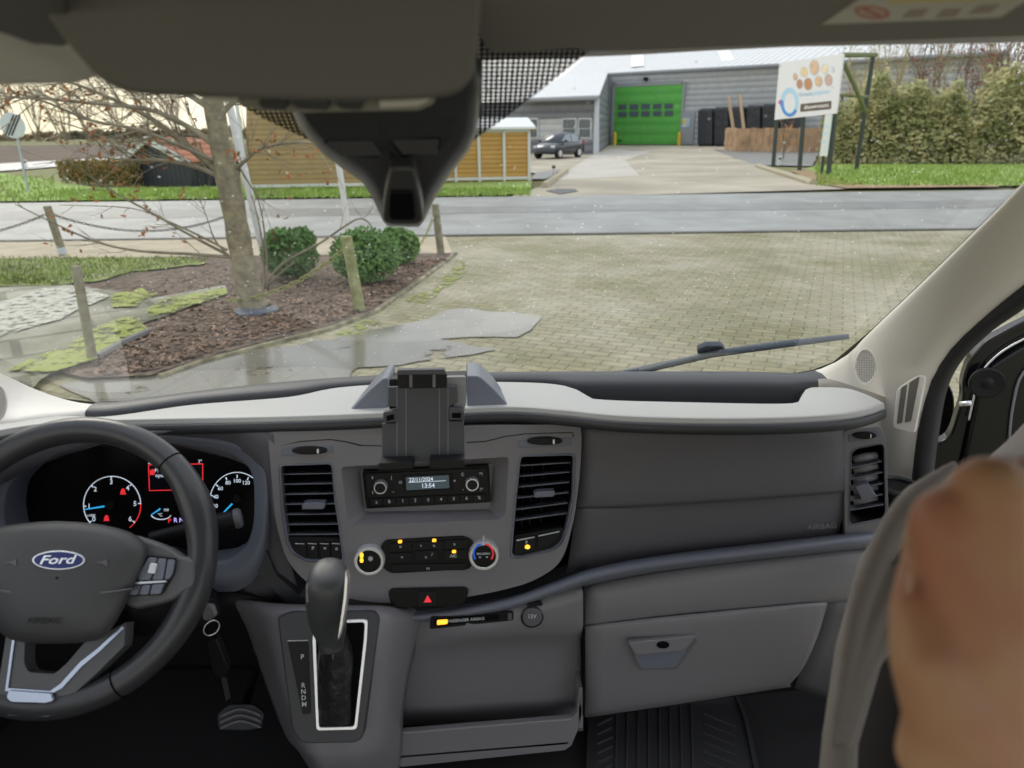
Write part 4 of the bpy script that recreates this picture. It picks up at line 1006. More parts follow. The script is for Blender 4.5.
# match by x so the rows run straight back
def byx(pts, xs):
    out = []
    for x in xs:
        for i in range(len(pts)-1):
            if pts[i].x <= x <= pts[i+1].x or i == len(pts)-2:
                q = (x-pts[i].x)/max(1e-6, pts[i+1].x-pts[i].x); out.append(pts[i].lerp(pts[i+1], min(1, max(0, q)))); break
    return out
XR0 = None
xs = [lerp(Fr[0].x, Fr[-1].x, i/89) for i in range(90)]
Fr = byx(resamp(smooth([PAD.on(a, b) for a, b in front], 6), 400), xs); Re = byx(sorted(resamp(smooth([PAD.on(a, b) for a, b in rear], 6), 800), key=lambda p: p.x), xs)
crown = [f.lerp(r_, .5)+Vector((0, 0, .004)) for f, r_ in zip(Fr, Re)]
mk('top_pad', grid([[f+Vector((0, .02, -.016)) for f in Fr], [f+Vector((0, -.001, -.008)) for f in Fr], Fr, [f.lerp(r_, .06)+Vector((0, 0, .003)) for f, r_ in zip(Fr, Re)], crown, Re, [r_+Vector((0, .012, -.012)) for r_ in Re], [r_+Vector((0, .014, -.05)) for r_ in Re]], 1, 3), M_pad, dash, sm=1, label='pale grey padded top of the dashboard')
L0 = [f+Vector((0, -.004, -.005)) for f in Fr]
mk('pad_lip', grid([L0, [f+Vector((0, -.007, -.010)) for f in Fr], [f+Vector((0, -.004, -.019)) for f in Fr], [f+Vector((0, .03, -.022)) for f in Fr], [f+Vector((0, .09, -.02)) for f in Fr]], 1, 2), M_lip, dash, sm=1, solid=.002, label='dark rolled front lip of the pad')
# tray floor and the ridge by the glass
ridge = [(-160, 380), (-60, 372), (0, 386), (60, 404), (95, 409.5), (150, 403), (220, 394), (300, 386), (400, 379.5), (500, 377.5), (650, 377), (760, 377.5), (800, 379), (826, 376), (870, 372)]
Rg = byx(sorted(resamp(smooth([PAD.on(a, b, .004) for a, b in ridge], 5), 400), key=lambda p: p.x), xs)
cut = [max(0.02, g.y-r_.y) for g, r_ in zip(Rg, Re)]
kR = [i for i, g in enumerate(Rg) if g.x > PAD.on(92, 409).x]; Rg = [Rg[i] for i in kR]; cut = [cut[i] for i in kR]; Re2 = [Re[i] for i in kR]
mk('defroster_ridge', grid([[Vector((g.x, g.y-min(.03, c*.35), g.z-.055)) for g, c in zip(Rg, cut)], [Vector((g.x, g.y-min(.028, c*.35), g.z-.012)) for g, c in zip(Rg, cut)], [Vector((g.x, g.y-min(.016, c*.2), g.z)) for g, c in zip(Rg, cut)], [g+Vector((0, .03, .0)) for g in Rg], [g+Vector((0, .08, -.03)) for g in Rg]], 1, 2), M_lip, dash, sm=1, label='dark ridge along the foot of the glass')
mk('tray_floor', grid([[r_+Vector((0, .0, -.045)) for r_ in Re2], [Vector((g.x, g.y+.02, g.z-.05)) for g in Rg]]), M_blk, dash, solid=.004)
# hump wings behind the tablet holder
for px in ([(348, 411.5), (368, 391), (382, 378.5), (386.5, 377), (388.5, 380), (388.5, 411.5)], [(467, 408), (467, 375.5), (477.5, 376), (482, 378), (495, 390), (508, 404.5), (505, 407)]):
    P = Plane(PAD.on(px[0][0], px[0][1]), (0, -1, .25))
    f = [P.on(a, b) for a, b in px]; bk_ = [v+Vector((0, .11, -.015 if v.z > f[0].z+.015 else -.02)) for v in f]
    mk('holder_hump', MB().prism(f, bk_), M_fasb, dash, bevel=.004, label='slate wedge beside the tablet holder')
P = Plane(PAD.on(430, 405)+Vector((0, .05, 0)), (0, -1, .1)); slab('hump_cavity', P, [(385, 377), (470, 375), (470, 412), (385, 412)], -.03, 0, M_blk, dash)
# centre panel with openings
def crv(px, k=3): return sm2(px, k, True)
ctr = [(268, 437), (271, 431), (330, 429), (425, 427), (520, 425), (577, 424), (582, 428), (580.5, 470), (575, 515), (566, 552), (556, 568), (530, 583), (495, 592), (450, 600), (410, 604), (365, 602), (330, 594), (305, 582), (286, 560), (275, 520)]
ventL = rnd2([(278.5, 464.5), (332.5, 462.5), (335.5, 498), (340.5, 529), (345, 562.5), (305, 561.6), (291, 553), (286, 542), (281, 508)], 4, 3)
ventR = rnd2([(519.5, 455), (575.5, 453.5), (574.5, 498), (568, 529), (562, 544), (553, 551), (519.5, 558.7), (509.5, 557.7), (514.6, 498)], 4, 3)
rec = rnd2([(341, 467), (509, 457), (505.5, 514), (501, 519.5), (353, 525.5), (347.5, 521)], 4, 3)
slab('center_panel', PF, rnd2(ctr, 14, 4), -.02, .010, M_fas, dash, holes=[ventL, rec, ventR], bevel=.002, label='grey centre panel round the radio and the vents')
# tapering radio recess (walls) and back wall
recb = [(361.5+(x-341)*.0, y) for x, y in rec]
cx0, cy0 = 426, 491
inner = []
for x, y in rec:
    u = (x-341)/168; v = (y-(467-(x-341)*.06))/58
    inner.append((lerp(360, 493, min(1, max(0, u))), lerp(469.5-(u*6), 512-(u*3), min(1, max(0, v)))))
f = [PF.on(a, b, .009) for a, b in rec]; bk_ = [PF.on(a, b, -.022) for a, b in inner]
k = len(f)
mk('radio_recess', (f+bk_, [(i, (i+1) % k, k+(i+1) % k, k+i) for i in range(k)]+[tuple(k+i for i in range(k))]), M_fas, dash, sm=0)
# thumbwheel vent closers
def closer(P, pts, cx, cy, w_, h_, par, o_=.010):
    slab('closer_surround', P, pts, o_-.004, o_+.0012, M_fasb, par, bevel=.0008)
    e_ = oval(P, cx, cy, w_/2, h_/2, o_, o_+.007, 'vent_closer', M_blk, par, bevel=.002); 
    slab('marker', P, [(cx+w_*.22, cy-h_*.25), (cx+w_*.27, cy-h_*.25), (cx+w_*.27, cy+h_*.3), (cx+w_*.22, cy+h_*.3)], o_+.006, o_+.0078, M_chrome, e_)
closer(PF, rnd2([(281, 448), (333, 445.5), (333.5, 453), (281, 456)], 2, 2), 309, 451, 36, 8, dash)
closer(PF, rnd2([(518.5, 440), (572, 437.5), (572, 446), (518.5, 448)], 2, 2), 545, 441.5, 36, 8, dash)
slab('panel_seam', PF, [(280, 446), (300, 441), (330, 439), (345, 441), (362, 445), (382, 445.5), (382, 446.3), (360, 446), (344, 442), (330, 440), (300, 442)], .0095, .0104, M_blk, dash)
slab('panel_seam', PF, [(466, 442), (485, 441), (505, 436), (525, 433.5), (573, 432), (574, 437), (572.5, 437), (572.5, 433), (525, 434.3), (505, 437), (485, 442), (466, 443)], .0095, .0104, M_blk, dash)
# dark trim round the foot of the centre panel
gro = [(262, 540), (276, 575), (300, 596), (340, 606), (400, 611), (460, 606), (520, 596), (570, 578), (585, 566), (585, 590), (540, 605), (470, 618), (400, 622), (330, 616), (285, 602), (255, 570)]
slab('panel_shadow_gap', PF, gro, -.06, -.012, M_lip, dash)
# air vents
def vent(px, slats, tab, label, P, o0=-.045, fr=.0125, flip=1, vert=False, par=None, mslat=M_fasb):
    t = thing('air_vent', label, 'air vent', P.on(*px[0]), 'air vents in the dashboard')
    c = (sum(a for a, b in px)/len(px), sum(b for a, b in px)/len(px))
    inn = [(c[0]+(a-c[0])*.93, c[1]+(b-c[1])*.965) for a, b in px]
    out = [(c[0]+(a-c[0])*.995, c[1]+(b-c[1])*.998) for a, b in px]
    slab('vent_frame', P, out, .0, fr, M_fasb, t, holes=[inn], bevel=.0012)
    slab('vent_duct', P, out, o0-.003, o0, M_dark, t)
    f = [P.on(a, b, .0) for a, b in out]; b_ = [P.pr(v, o0) for v in f]; k = len(f)
    mk('duct_wall', (f+b_, [(i, (i+1) % k, k+(i+1) % k, k+i) for i in range(k)]), M_blk, t)
    for (x0, y0, x1, y1) in slats:
        a = P.on(x0, y0, .001); b = P.on(x1, y1, .001); n_ = P.n; up = P.on(x0, y0-1, .001)-a; up.normalize()
        q = [a, b, b-n_*.026-up*.004, a-n_*.026-up*.004]
        mk('slat', MB().hexa(q, [v+up*.0019 for v in q]), mslat, t, bevel=.0006)
    if vert:
        for x in vert:
            slab('guide_vane', P, [(x, px[0][1]+4), (x+1.2, px[0][1]+4), (x-2, px[0][1]+78), (x-3.2, px[0][1]+78)], -.04, -.022, M_blk, t)
    slab('vent_tab', P, tab, -.004, .012, M_fasb, t, bevel=.0015); return t
sl = [(281.5+i*1.15, 475+i*10.25-(.2*i), 331.5+i*1.3, 474+i*10.15) for i in range(7)]
tL = vent(ventL, sl, [(301.5, 505), (305, 502.8), (324, 502.6), (325.5, 505), (323.5, 509.5), (302, 509.8)], 'left centre air vent with horizontal slats above four small switches', PF)
yl = [466.3, 477, 487.8, 498.7, 510.4, 521.2]; yr = [463.2, 472.7, 482.9, 493.2, 503.6, 513.9]
sr = [(520.8-i*1.2, yl[i], 570.8-i*.7, yr[i]) for i in range(6)]
tR = vent(ventR, sr, [(534, 493.5), (537, 492), (554.5, 491), (555.5, 494), (553, 497.2), (534.5, 498)], 'right centre air vent with slats above two blank switches', PF, vert=(524, 532, 543))
# switch blocks under the vents
slab('switch_block', PF, rnd2([(287.5, 537), (340.5, 538.5), (343, 560.5), (304, 560), (294, 553.5)], 3, 2), -.03, .006, M_blk, tL)
for i, (x0, x1) in enumerate([(294, 305.5), (307, 317.5), (319, 329.5), (331, 341)]):
    s_ = slab('switch', PF, rnd2([(x0, 542), (x1, 542.8), (x1+.9, 558.5), (x0+3.5-i, 557.5)], 1, 2), .004, .009, M_blk, tL, bevel=.0008)
    slab('switch_mark', PF, [(x0+1, 543.2), (x1-1, 543.6), (x1-1, 544.3), (x0+1, 543.9)], .009, .0095, M_ink, s_)
    if i: text(['P', '=', 'o'][i-1], PF, (x0+x1)/2+.6, 548.5, 3.6, M_ink, s_, .0092)
slab('switch_block', PF, rnd2([(514.5, 536), (564, 527), (561, 540), (551, 548.5), (520, 556), (512, 555)], 3, 2), -.03, .005, M_blk, tR)
s1 = slab('switch', PF, rnd2([(515.5, 538), (535.5, 535.5), (535.5, 549.5), (514, 553.5)], 2, 2), .003, .0085, M_blk, tR, bevel=.001)
s2 = slab('switch', PF, rnd2([(537.5, 535), (561.5, 530.5), (558, 539), (550, 545.5), (537.5, 549)], 2, 2), .003, .0085, M_blk, tR, bevel=.001)
slab('switch_mark', PF, [(516.5, 540), (534.5, 536.5), (534.5, 537.6), (516.5, 541.2)], .0085, .009, M_ink, s1); slab('switch_mark', PF, [(538.5, 535.5), (559.5, 531), (559.5, 532), (538.5, 536.6)], .0085, .009, M_ink, s2)
oval(PF, 527.5, 547, 2.6, 2.2, .0085, .0092, 'warning_light', M_amb, s1); text('8', PF, 526.5, 542.3, 3, M_ink, s1, .0092)
# passenger side panel and airbag cover (rows from top to bottom)
def row(pts): return [hy(a, b, y) for a, b, y in pts]
air = [row([(582, 424, .975), (640, 425, .955), (720, 428, .945), (800, 427, .945), (842, 425, .95), (846, 425, .96)]),
       row([(582, 430, .957), (640, 431, .94), (720, 432, .932), (800, 431, .932), (841, 429, .937), (848, 429, .955)]),
       row([(580, 462, .951), (640, 459, .934), (720, 455, .926), (800, 450, .926), (842, 446, .930), (849, 446, .95)]),
       row([(577, 505, .943), (640, 502, .924), (720, 497, .915), (800, 491, .915), (842, 488, .920), (848, 488, .94)]),
       row([(575, 510, .943), (640, 507.5, .927), (720, 502, .920), (800, 496, .920), (842, 492, .925), (848, 492, .94)]),
       row([(571, 545, .940), (640, 538, .926), (720, 530, .920), (800, 522, .920), (840, 517, .925), (846, 517, .94)]),
       row([(566, 574, .945), (640, 560, .934), (720, 549, .928), (800, 540, .928), (840, 534, .932), (845, 534, .95)]),
       row([(560, 582, .960), (640, 566, .955), (720, 554, .95), (800, 545, .95), (840, 539, .955), (845, 538, .96)])]
ao = mk('airbag_cover', grid(air, 3, 3), M_dash, dash, sm=1, solid=.004, label='wide dark airbag cover panel on the passenger side')
PA = Plane(hy(822, 527, .918), (0, -1, .12)); text('AIRBAG', PA, 822, 526.5, 5.2, M_fas, ao, .001, ang=.06, sx=1.15)
slab('seam', PA, [(841.5, 429), (843, 429), (842.3, 534), (840.8, 534)], -.03, -.006, M_dark, dash)
# curved slate ledge under it
ledge = [[(300, 603, .95), (345, 612, .94), (400, 612, .93), (455, 606, .925), (510, 597, .925), (560, 580, .92), (595, 568.5, .918), (660, 556, .915), (760, 544, .912), (850, 533.5, .915), (880, 530, .93)],
         [(300, 606, .935), (345, 615, .925), (400, 615.5, .912), (455, 610, .905), (510, 600, .90), (560, 583, .895), (595, 571.5, .893), (660, 559.5, .89), (760, 547.5, .888), (850, 537, .89), (880, 533, .90)],
         [(300, 612, .93), (345, 620, .92), (400, 620, .908), (455, 616, .90), (510, 607, .895), (560, 590, .89), (595, 579, .888), (660, 567, .885), (760, 555.5, .883), (850, 545.5, .885), (880, 542, .895)],
         [(300, 615, .96), (345, 623, .95), (400, 623, .93), (455, 619, .925), (510, 610, .92), (560, 594, .92), (595, 583, .918), (660, 571, .915), (760, 559, .915), (850, 549.5, .915), (880, 546, .92)]]
mk('ledge', grid([row(q) for q in ledge], 4, 3), M_fasb, dash, sm=1, solid=.003, label='slate ledge curving under the airbag cover')
# lower panels
lowr = [[(584, 584, .935), (660, 569, .925), (760, 557, .922), (845, 548, .925), (890, 544, .935)],
        [(584, 592, .915), (660, 579, .905), (760, 567, .902), (845, 557, .905), (890, 552, .92)],
        [(584, 622, .905), (660, 612, .895), (760, 603, .892), (828, 596, .895), (890, 590, .91)],
        [(584, 627.5, .915), (660, 618.5, .91), (760, 609, .905), (828, 602, .91), (890, 598, .92)]]
mk('glovebox_surround', grid([row(q) for q in lowr], 3, 3), M_fas, dash, sm=1, solid=.003)
lid = [[(585, 627, .908), (660, 618.5, .896), (740, 610.5, .893), (800, 605, .894), (827, 602.5, .90)],
       [(585, 630, .902), (660, 621.5, .89), (740, 613.5, .887), (799, 608, .888), (826, 606, .895)],
       [(585, 665, .902), (660, 655, .89), (735, 647, .887), (790, 640, .888), (817, 636, .895)],
       [(585, 700, .91), (660, 690, .90), (730, 681, .897), (780, 673, .90), (803, 667, .905)],
       [(585, 714, .925), (660, 703.5, .915), (725, 694, .912), (770, 687, .915), (790, 683, .92)],
       [(585, 717, .96), (660, 706, .95), (725, 696, .95), (770, 689, .95), (791, 686, .95)]]
gl_ = mk('glovebox_lid', grid([row(q) for q in lid], 3, 3), M_fas, dash, sm=1, solid=.003, label='dark grey glovebox lid with recessed latch')
mk('side_panel', grid([row(q) for q in [[(826, 598, .925), (860, 596, .94), (900, 590, .95)], [(815, 636, .925), (850, 640, .94), (900, 640, .95)], [(801, 668, .93), (840, 676, .94), (900, 690, .95)], [(795, 688, .95), (830, 700, .97), (880, 720, 1.0)]]], 2, 2), M_dash, dash, sm=1, solid=.003)
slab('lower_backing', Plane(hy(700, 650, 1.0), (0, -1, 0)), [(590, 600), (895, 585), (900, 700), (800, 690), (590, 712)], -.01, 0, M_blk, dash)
PG = Plane(hy(663, 650, .886), (.03, -1, .05))
lat = rnd2([(626.4, 641.4), (696, 633.7), (700.5, 637), (677, 669.5), (640, 670.6)], 3, 3)
la = slab('latch_recess', PG, lat, -.004, .003, mat('latch_grey', (.14, .14, .145), .5), gl_, bevel=.0012)
slab('latch_scoop', PG, rnd2([(634, 654), (687, 650), (675, 667), (642, 668.5)], 3, 3), .002, .0034, M_fasb, gl_)
slab('latch_handle', PG, rnd2([(628, 643), (697, 635.5), (685, 650.5), (636, 655.5)], 2, 2), .002, .010, M_fas, gl_, bevel=.002)
oval(PG, 663, 645, 6.5, 3.6, .009, .0108, 'key_cylinder', M_gloss, gl_)
# ----- middle lower panel with switch strip and open bin
mid = [[(405, 612, .945), (450, 610, .93), (500, 603, .925), (550, 592, .92), (583, 584, .92)],
       [(402, 622, .94), (450, 618, .905), (500, 612, .903), (550, 601, .90), (583, 592, .90)],
       [(398, 645, .935), (450, 637, .90), (500, 633, .898), (550, 630, .897), (583, 628, .90)],
       [(395, 668, .94), (450, 655, .93), (500, 648, .928), (550, 645, .925), (583, 645, .925)],
       [(392, 700, .95), (450, 698, .945), (500, 694, .943), (550, 690, .94), (583, 688, .94)],
       [(388, 735, .965), (450, 735, .96), (500, 735, .96), (550, 733, .96), (583, 730, .96)]]
mk('lower_center_panel', grid([row(q) for q in mid], 3, 3), M_fas, dash, sm=1, solid=.003)
PB = Plane(hy(500, 735, .895), (0, -1, .0))
lipf = [(400, 733), (571, 719), (577, 712), (578.5, 690), (583, 688), (583, 716), (581, 724), (572, 746), (565, 751), (400, 768), (395, 760)]
mk('bin_front', MB().prism([PB.on(a, b, 0) for a, b in lipf], [PB.on(a, b, 0)+Vector((0, .012, 0)) for a, b in lipf]), M_fas, dash, bevel=.003, label='front lip of the open storage bin')
a, b = PB.on(398, 758), PB.on(568, 744)
mk('bin_floor', MB().hexa([a, b, b+Vector((0, .09, 0)), a+Vector((0, .09, 0))], [v+Vector((0, 0, .004)) for v in (a, b, b+Vector((0, .09, 0)), a+Vector((0, .09, 0)))]), M_blk, dash)
a, b = PB.on(579, 688), PB.on(579, 728)
mk('bin_side', MB().hexa([b, b+Vector((.006, 0, 0)), b+Vector((.006, .08, 0)), b+Vector((0, .08, 0))], [a, a+Vector((.006, 0, 0)), a+Vector((.006, .08, 0)), a+Vector((0, .08, 0))]), M_fas, dash)
slab('seam', Plane(hy(583, 640, .897), (0, -1, .04)), [(582.8, 588), (584.3, 588), (584.8, 716), (583, 716)], -.02, .0, M_dark, dash)
PI = Plane(hy(472, 620, .899), (0, -1, .12))
ai = slab('airbag_indicator', PI, rnd2([(430.5, 617.5), (513.5, 611.5), (514, 620.5), (429.5, 629.5)], 2, 2), -.01, .003, M_blk, dash, bevel=.001, label='passenger airbag indicator strip with an amber light')
slab('indicator_window', PI, rnd2([(434, 618.8), (499, 613.8), (499.5, 619.6), (434, 626)], 2, 2), .003, .0034, M_gloss, ai)
slab('amber_light', PI, rnd2([(437, 620.2), (447.5, 619.3), (447.5, 624), (437, 625)], 1, 2), .0034, .0038, M_amb, ai); slab('indicator_button', PI, [(508, 613.5), (512, 613.2), (512, 619.5), (508, 620)], .003, .005, M_dash, ai)
text('PASSENGER AIRBAG', PI, 466, 620, 2.9, M_ink, ai, .0036, ang=.08)
so_ = thing('power_socket', 'round black 12V socket cap in the lower centre panel', 'socket', PI.on(532, 616))
mk('surround', MB().disc(PI.on(532, 616, .0), PI.n, [(.0178, 0), (.0178, .004), (.0160, .006)], 30), M_blk, so_, sm=0)
mk('cap', MB().disc(PI.on(532, 615.5, .006), PI.n, [(.0152, 0), (.0152, .005), (.0135, .0075)], 30), M_dash, so_)
text('12V', PI, 532, 616.5, 4, M_ink, so_, .0142, name='lettering'); slab('cap_tab', PI, [(528, 603), (541, 602), (543, 606), (527, 606.5)], .004, .010, M_blk, so_, bevel=.001)
# hazard switch
PH = Plane(hy(428, 599, .898), (0, -1, .22))
hz_ = slab('hazard_panel', PH, rnd2([(388, 592.5), (392, 590.5), (464, 589), (469, 591), (465, 603), (459, 606), (398, 608), (391, 604)], 2, 2), -.012, .003, M_gloss, dash, bevel=.001, label='gloss black switch strip with the red hazard triangle')
slab('hazard_switch', PH, rnd2([(418, 592), (437, 591.6), (437, 606), (418, 606.5)], 1, 2), .002, .005, M_blk, hz_, bevel=.0008)
slab('hazard_triangle', PH, [(423.8, 602.5), (431.6, 602.2), (427.6, 595.4)], .005, .0055, M_red, hz_)
# ----- driver side of the dashboard
dr = [[(150, 431, .96), (200, 431, .96), (240, 430, .958), (272, 428, .96)],
      [(150, 438, .975), (215, 436, .97), (246, 437, .955), (274, 436, .950)],
      [(262, 470, .975), (264, 470, .96), (268, 470, .95), (277, 470, .948)],
      [(268, 520, .965), (270, 520, .955), (273, 520, .945), (281, 520, .943)],
      [(256, 570, .955), (262, 572, .95), (272, 572, .945), (294, 575, .945)],
      [(235, 597, .955), (248, 600, .95), (266, 602, .945), (302, 606, .948)]]
mk('driver_panel', grid([row(q) for q in dr], 3, 3), M_dash, dash, sm=1, solid=.003)
# binnacle hood round the instruments
hin = [(9, 520), (9, 498), (14, 484), (30, 468), (52, 455), (80, 446), (115, 442), (160, 442), (195, 446), (225, 452), (243, 462), (252, 474), (254.5, 495), (253, 525), (246, 545), (232, 556), (215, 560), (150, 566), (60, 566), (20, 550)]
hout = [(-14, 525), (-14, 492), (-8, 474), (10, 458), (40, 440), (75, 433), (115, 431), (160, 431), (200, 433), (235, 437), (262, 445), (271, 460), (275, 495), (270, 545), (258, 575), (240, 590), (218, 592), (150, 596), (60, 596), (-4, 570)]
PC = Plane(hy(140, 500, .962), (0, -1, .22))
hi_s, ho_s = sm2(hin, 3, True), sm2(hout, 3, True)
def onl(P, q, o_): return [P.on(a, b, o_) for a, b in q]
R0_ = onl(PC, ho_s, -.005); R1_ = onl(PC, [(lerp(a, c, .35), lerp(b, d, .35)) for (a, b), (c, d) in zip(ho_s, hi_s)], .016); R2_ = onl(PC, [(lerp(a, c, .8), lerp(b, d, .8)) for (a, b), (c, d) in zip(ho_s, hi_s)], .012); R3_ = onl(PC, hi_s, .002); R4_ = [PC.pr(v, -.045) for v in R3_]
rr_ = [r_+[r_[0]] for r_ in (R0_, R1_, R2_, R3_, R4_)]
mk('binnacle_hood', grid(rr_, 1, 3), M_fasb, dash, sm=1, label='slate hood round the instruments')
left = [[(-160, 470, .93), (-60, 450, .94), (0, 440, .95), (60, 434, .955), (165, 432, .955)], [(-160, 560, .92), (-60, 500, .93), (-12, 470, .94), (40, 442, .945), (165, 433, .945)], [(-160, 620, .95), (-60, 600, .95), (-14, 560, .95), (-14, 500, .96), (60, 450, .96)]]
mk('driver_end_panel', grid([row(q) for q in left], 3, 3), M_dash, dash, sm=1, solid=.003)
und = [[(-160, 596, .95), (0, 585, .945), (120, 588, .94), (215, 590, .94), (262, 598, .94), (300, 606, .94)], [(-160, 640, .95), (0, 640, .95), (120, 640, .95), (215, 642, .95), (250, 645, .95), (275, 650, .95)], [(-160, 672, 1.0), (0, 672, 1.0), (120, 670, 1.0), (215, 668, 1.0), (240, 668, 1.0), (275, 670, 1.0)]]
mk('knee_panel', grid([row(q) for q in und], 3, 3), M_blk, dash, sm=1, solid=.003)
# right end block with its vent
PE = Plane(hy(865, 480, .915), (-.30, -1, .12))
endb = rnd2([(844, 431), (880, 426), (886, 438), (889, 520), (888, 548), (845, 548)], 4, 3)
vE = rnd2([(851, 452), (856, 448), (883, 443), (885, 446), (886.5, 512), (884, 519), (850, 526), (848.5, 522)], 3, 3)
slab('end_block', PE, endb, -.06, .0, M_fas, dash, holes=[vE], bevel=.003)
tE = vent(vE, [(850.5, 470-1, 882, 462), (850.5, 480, 882.5, 473), (850.5, 491, 883, 484), (850.5, 501.5, 883, 495), (850.5, 511, 884, 505)], [(855, 486.5), (868.5, 483), (877, 496.5), (862, 500)], 'narrow passenger side air vent at the right dashboard end', PE, o0=-.05, fr=.002)
for i, y in enumerate([457, 467.5, 478, 488.5, 499]):   # the thick rolled blades of this vent
    mk('blade', MB().tube([PE.on(853, y+2.5, -.012), PE.on(866, y, -.010), PE.on(877, y-2, -.012)], [.0062, .0066, .0052], 12), M_fas, tE, sm=1)
closer(PE, rnd2([(849, 434.5), (878, 430), (882, 437), (849, 442.5)], 2, 2), 865, 436, 24, 7, dash, .0)
# ---------------------------------------------------------------- instrument cluster
ic = thing('instrument_cluster', 'dark instrument cluster with lit dials and small display behind the steering wheel', 'instrument cluster', PC.on(140, 560))
PK = Plane(hy(140, 500, 1.0), (0, -1, .22))
slab('cluster_face', PK, [(2, 436), (262, 436), (262, 562), (2, 562)], -.01, 0, M_gloss, ic)
def dial(cx, cy, rx, ry, a0, a1, mat_, o_=.001, wd=.8, par=ic, name='dial_ring', n=36):
    o1 = [(cx+rx*cos(a), cy-ry*sin(a)) for a in [radians(lerp(a0, a1, i/n)) for i in range(n+1)]]
    i1 = [(cx+(rx-wd)*cos(a), cy-(ry-wd)*sin(a)) for a in [radians(lerp(a0, a1, i/n)) for i in range(n+1)]]
    return slab(name, PK, o1+i1[::-1], 0, o_, mat_, par)
d1 = dial(112, 505, 29, 29, 232, 5, M_lit); dial(112, 505, 29, 29, 5, -52, M_red)
d2 = dial(237, 503, 28, 31, 200, 50, M_lit)
for par, cx, cy, R_, vals in ((d1, 112, 505, 29, [(218, '0'), (183, '1'), (137, '2'), (92, '3'), (47, '4'), (3, '5'), (-38, '6')]), (d2, 237, 503, 28, [(188, '20'), (164, '40'), (139, '60'), (114, '80'), (90, '100'), (66, '120')])):
    for a, s_ in vals:
        a = radians(a); text(s_, PK, cx+(R_-6)*cos(a), cy-(R_-6)*sin(a), 4.8 if R_ == 29 else 3.7, M_lit, par, .0008, depth=0)
        slab('tick_mark', PK, [(cx+(R_)*cos(a-.02), cy-(R_)*sin(a-.02)), (cx+(R_)*cos(a+.02), cy-(R_)*sin(a+.02)), (cx+(R_-3)*cos(a+.02), cy-(R_-3)*sin(a+.02)), (cx+(R_-3)*cos(a-.02), cy-(R_-3)*sin(a-.02))], 0, .0011, M_lit, par)
def needle(x0, y0, x1, y1, par): 
    dx, dy = x1-x0, y1-y0; L_ = math.hypot(dx, dy); nx, ny = -dy/L_*.9, dx/L_*.9
    slab('needle', PK, [(x0+nx, y0+ny), (x1+nx*.5, y1+ny*.5), (x1-nx*.5, y1-ny*.5), (x0-nx, y0-ny)], .002, .0035, M_cyan, par)
needle(104, 506.5, 85, 509.5, d1); needle(232, 504, 219, 517, d2)
oval(PK, 110, 505.5, 4, 4, 0, .006, 'needle_hub', M_blk, d1); oval(PK, 237, 499, 4, 4, 0, .006, 'needle_hub', M_blk, d2)
slab('warning_light', PK, [(120, 494.5), (125.5, 494.5), (124.5, 490), (123.5, 488.6), (122, 488.6), (121, 490)], 0, .0012, M_red, ic); slab('warning_light', PK, [(103.5, 521), (109, 521), (108, 516.5), (106.2, 515), (104.5, 516.5)], 0, .0012, M_red, ic)
ds = slab('display_frame', PK, [(148, 464.5), (203, 463.5), (203, 490), (149, 491)], 0, .001, M_red, ic, holes=[[(148.9, 465.4), (202.2, 464.4), (202.2, 489.2), (149.8, 490.2)]], label='red outlined message display')
slab('display', PK, [(148, 464.5), (203, 463.5), (203, 490), (149, 491)], -.002, .0005, mat('screen_black', (.01, .012, .02), .2), ic)
text('22675', PK, 153.5, 462.3, 3.2, M_lit, ic, .001); text('3°', PK, 200, 461.5, 3.2, M_lit, ic, .001)
slab('door_icon', PK, rnd2([(150, 470), (154, 469), (154.5, 475), (150, 475)], .8, 2), 0, .0014, M_red, ds)
text('Passenger', PK, 165, 470.5, 3.6, M_lit, ds, .0015); text('open', PK, 160.5, 475.5, 3.6, M_lit, ds, .0015)
dial(161, 514, 10.5, 6, 195, 345, M_lit, wd=.9, name='temperature_arc', n=14)
needle(160, 509, 151, 515, ic); text('°C', PK, 160, 515, 3, M_lit, ic, .001); text('100', PK, 166, 510, 2.6, M_lit, ic, .001)
text('P', PK, 169.5, 521, 4.4, M_red, ic, .0018); text('R N D', PK, 182, 520.3, 4.4, mat('lit_violet', (.45, .4, .9), .5, emit=.8), ic, .001); text('x1000', PK, 91, 515.5, 2.4, M_lit, ic, .001)
# ---------------------------------------------------------------- radio
PRd = Plane(PF.on(427, 487, -.010), PF.n)
rd = thing('car_radio', 'slim black car radio with a lit clock display in the centre panel', 'radio', PRd.on(427, 508))
slab('radio_body', PRd, rnd2([(362, 471.5), (489, 465.5), (491, 502.5), (366, 509)], 1.5, 2), -.06, 0, M_gloss, rd, bevel=.0012)
slab('upper_face', PRd, rnd2([(365, 474), (487, 468), (488.5, 492.5), (367.5, 498)], 1.5, 2), 0, .0022, M_blk, rd, bevel=.0008)
dp = slab('display', PRd, rnd2([(401, 475), (453, 473), (454, 490), (404, 492)], 2, 2), .002, .003, M_gloss, rd)
slab('lit_screen', PRd, [(405.8, 477.3), (448.8, 475.2), (449.3, 488), (406.5, 490.2)], .003, .0034, mat('screen_grey', (.06, .09, .11), .4, emit=.25), dp)
text('22/11/2024', PRd, 421, 479.6, 3.7, M_lit, dp, .0036, ang=.045); text('13:54', PRd, 428, 485.8, 4.3, M_lit, dp, .0036, ang=.045)
slab('screen_line', PRd, [(408.5, 482.2), (446, 480.5), (446, 481), (408.5, 482.7)], .0034, .0037, M_lit, dp)
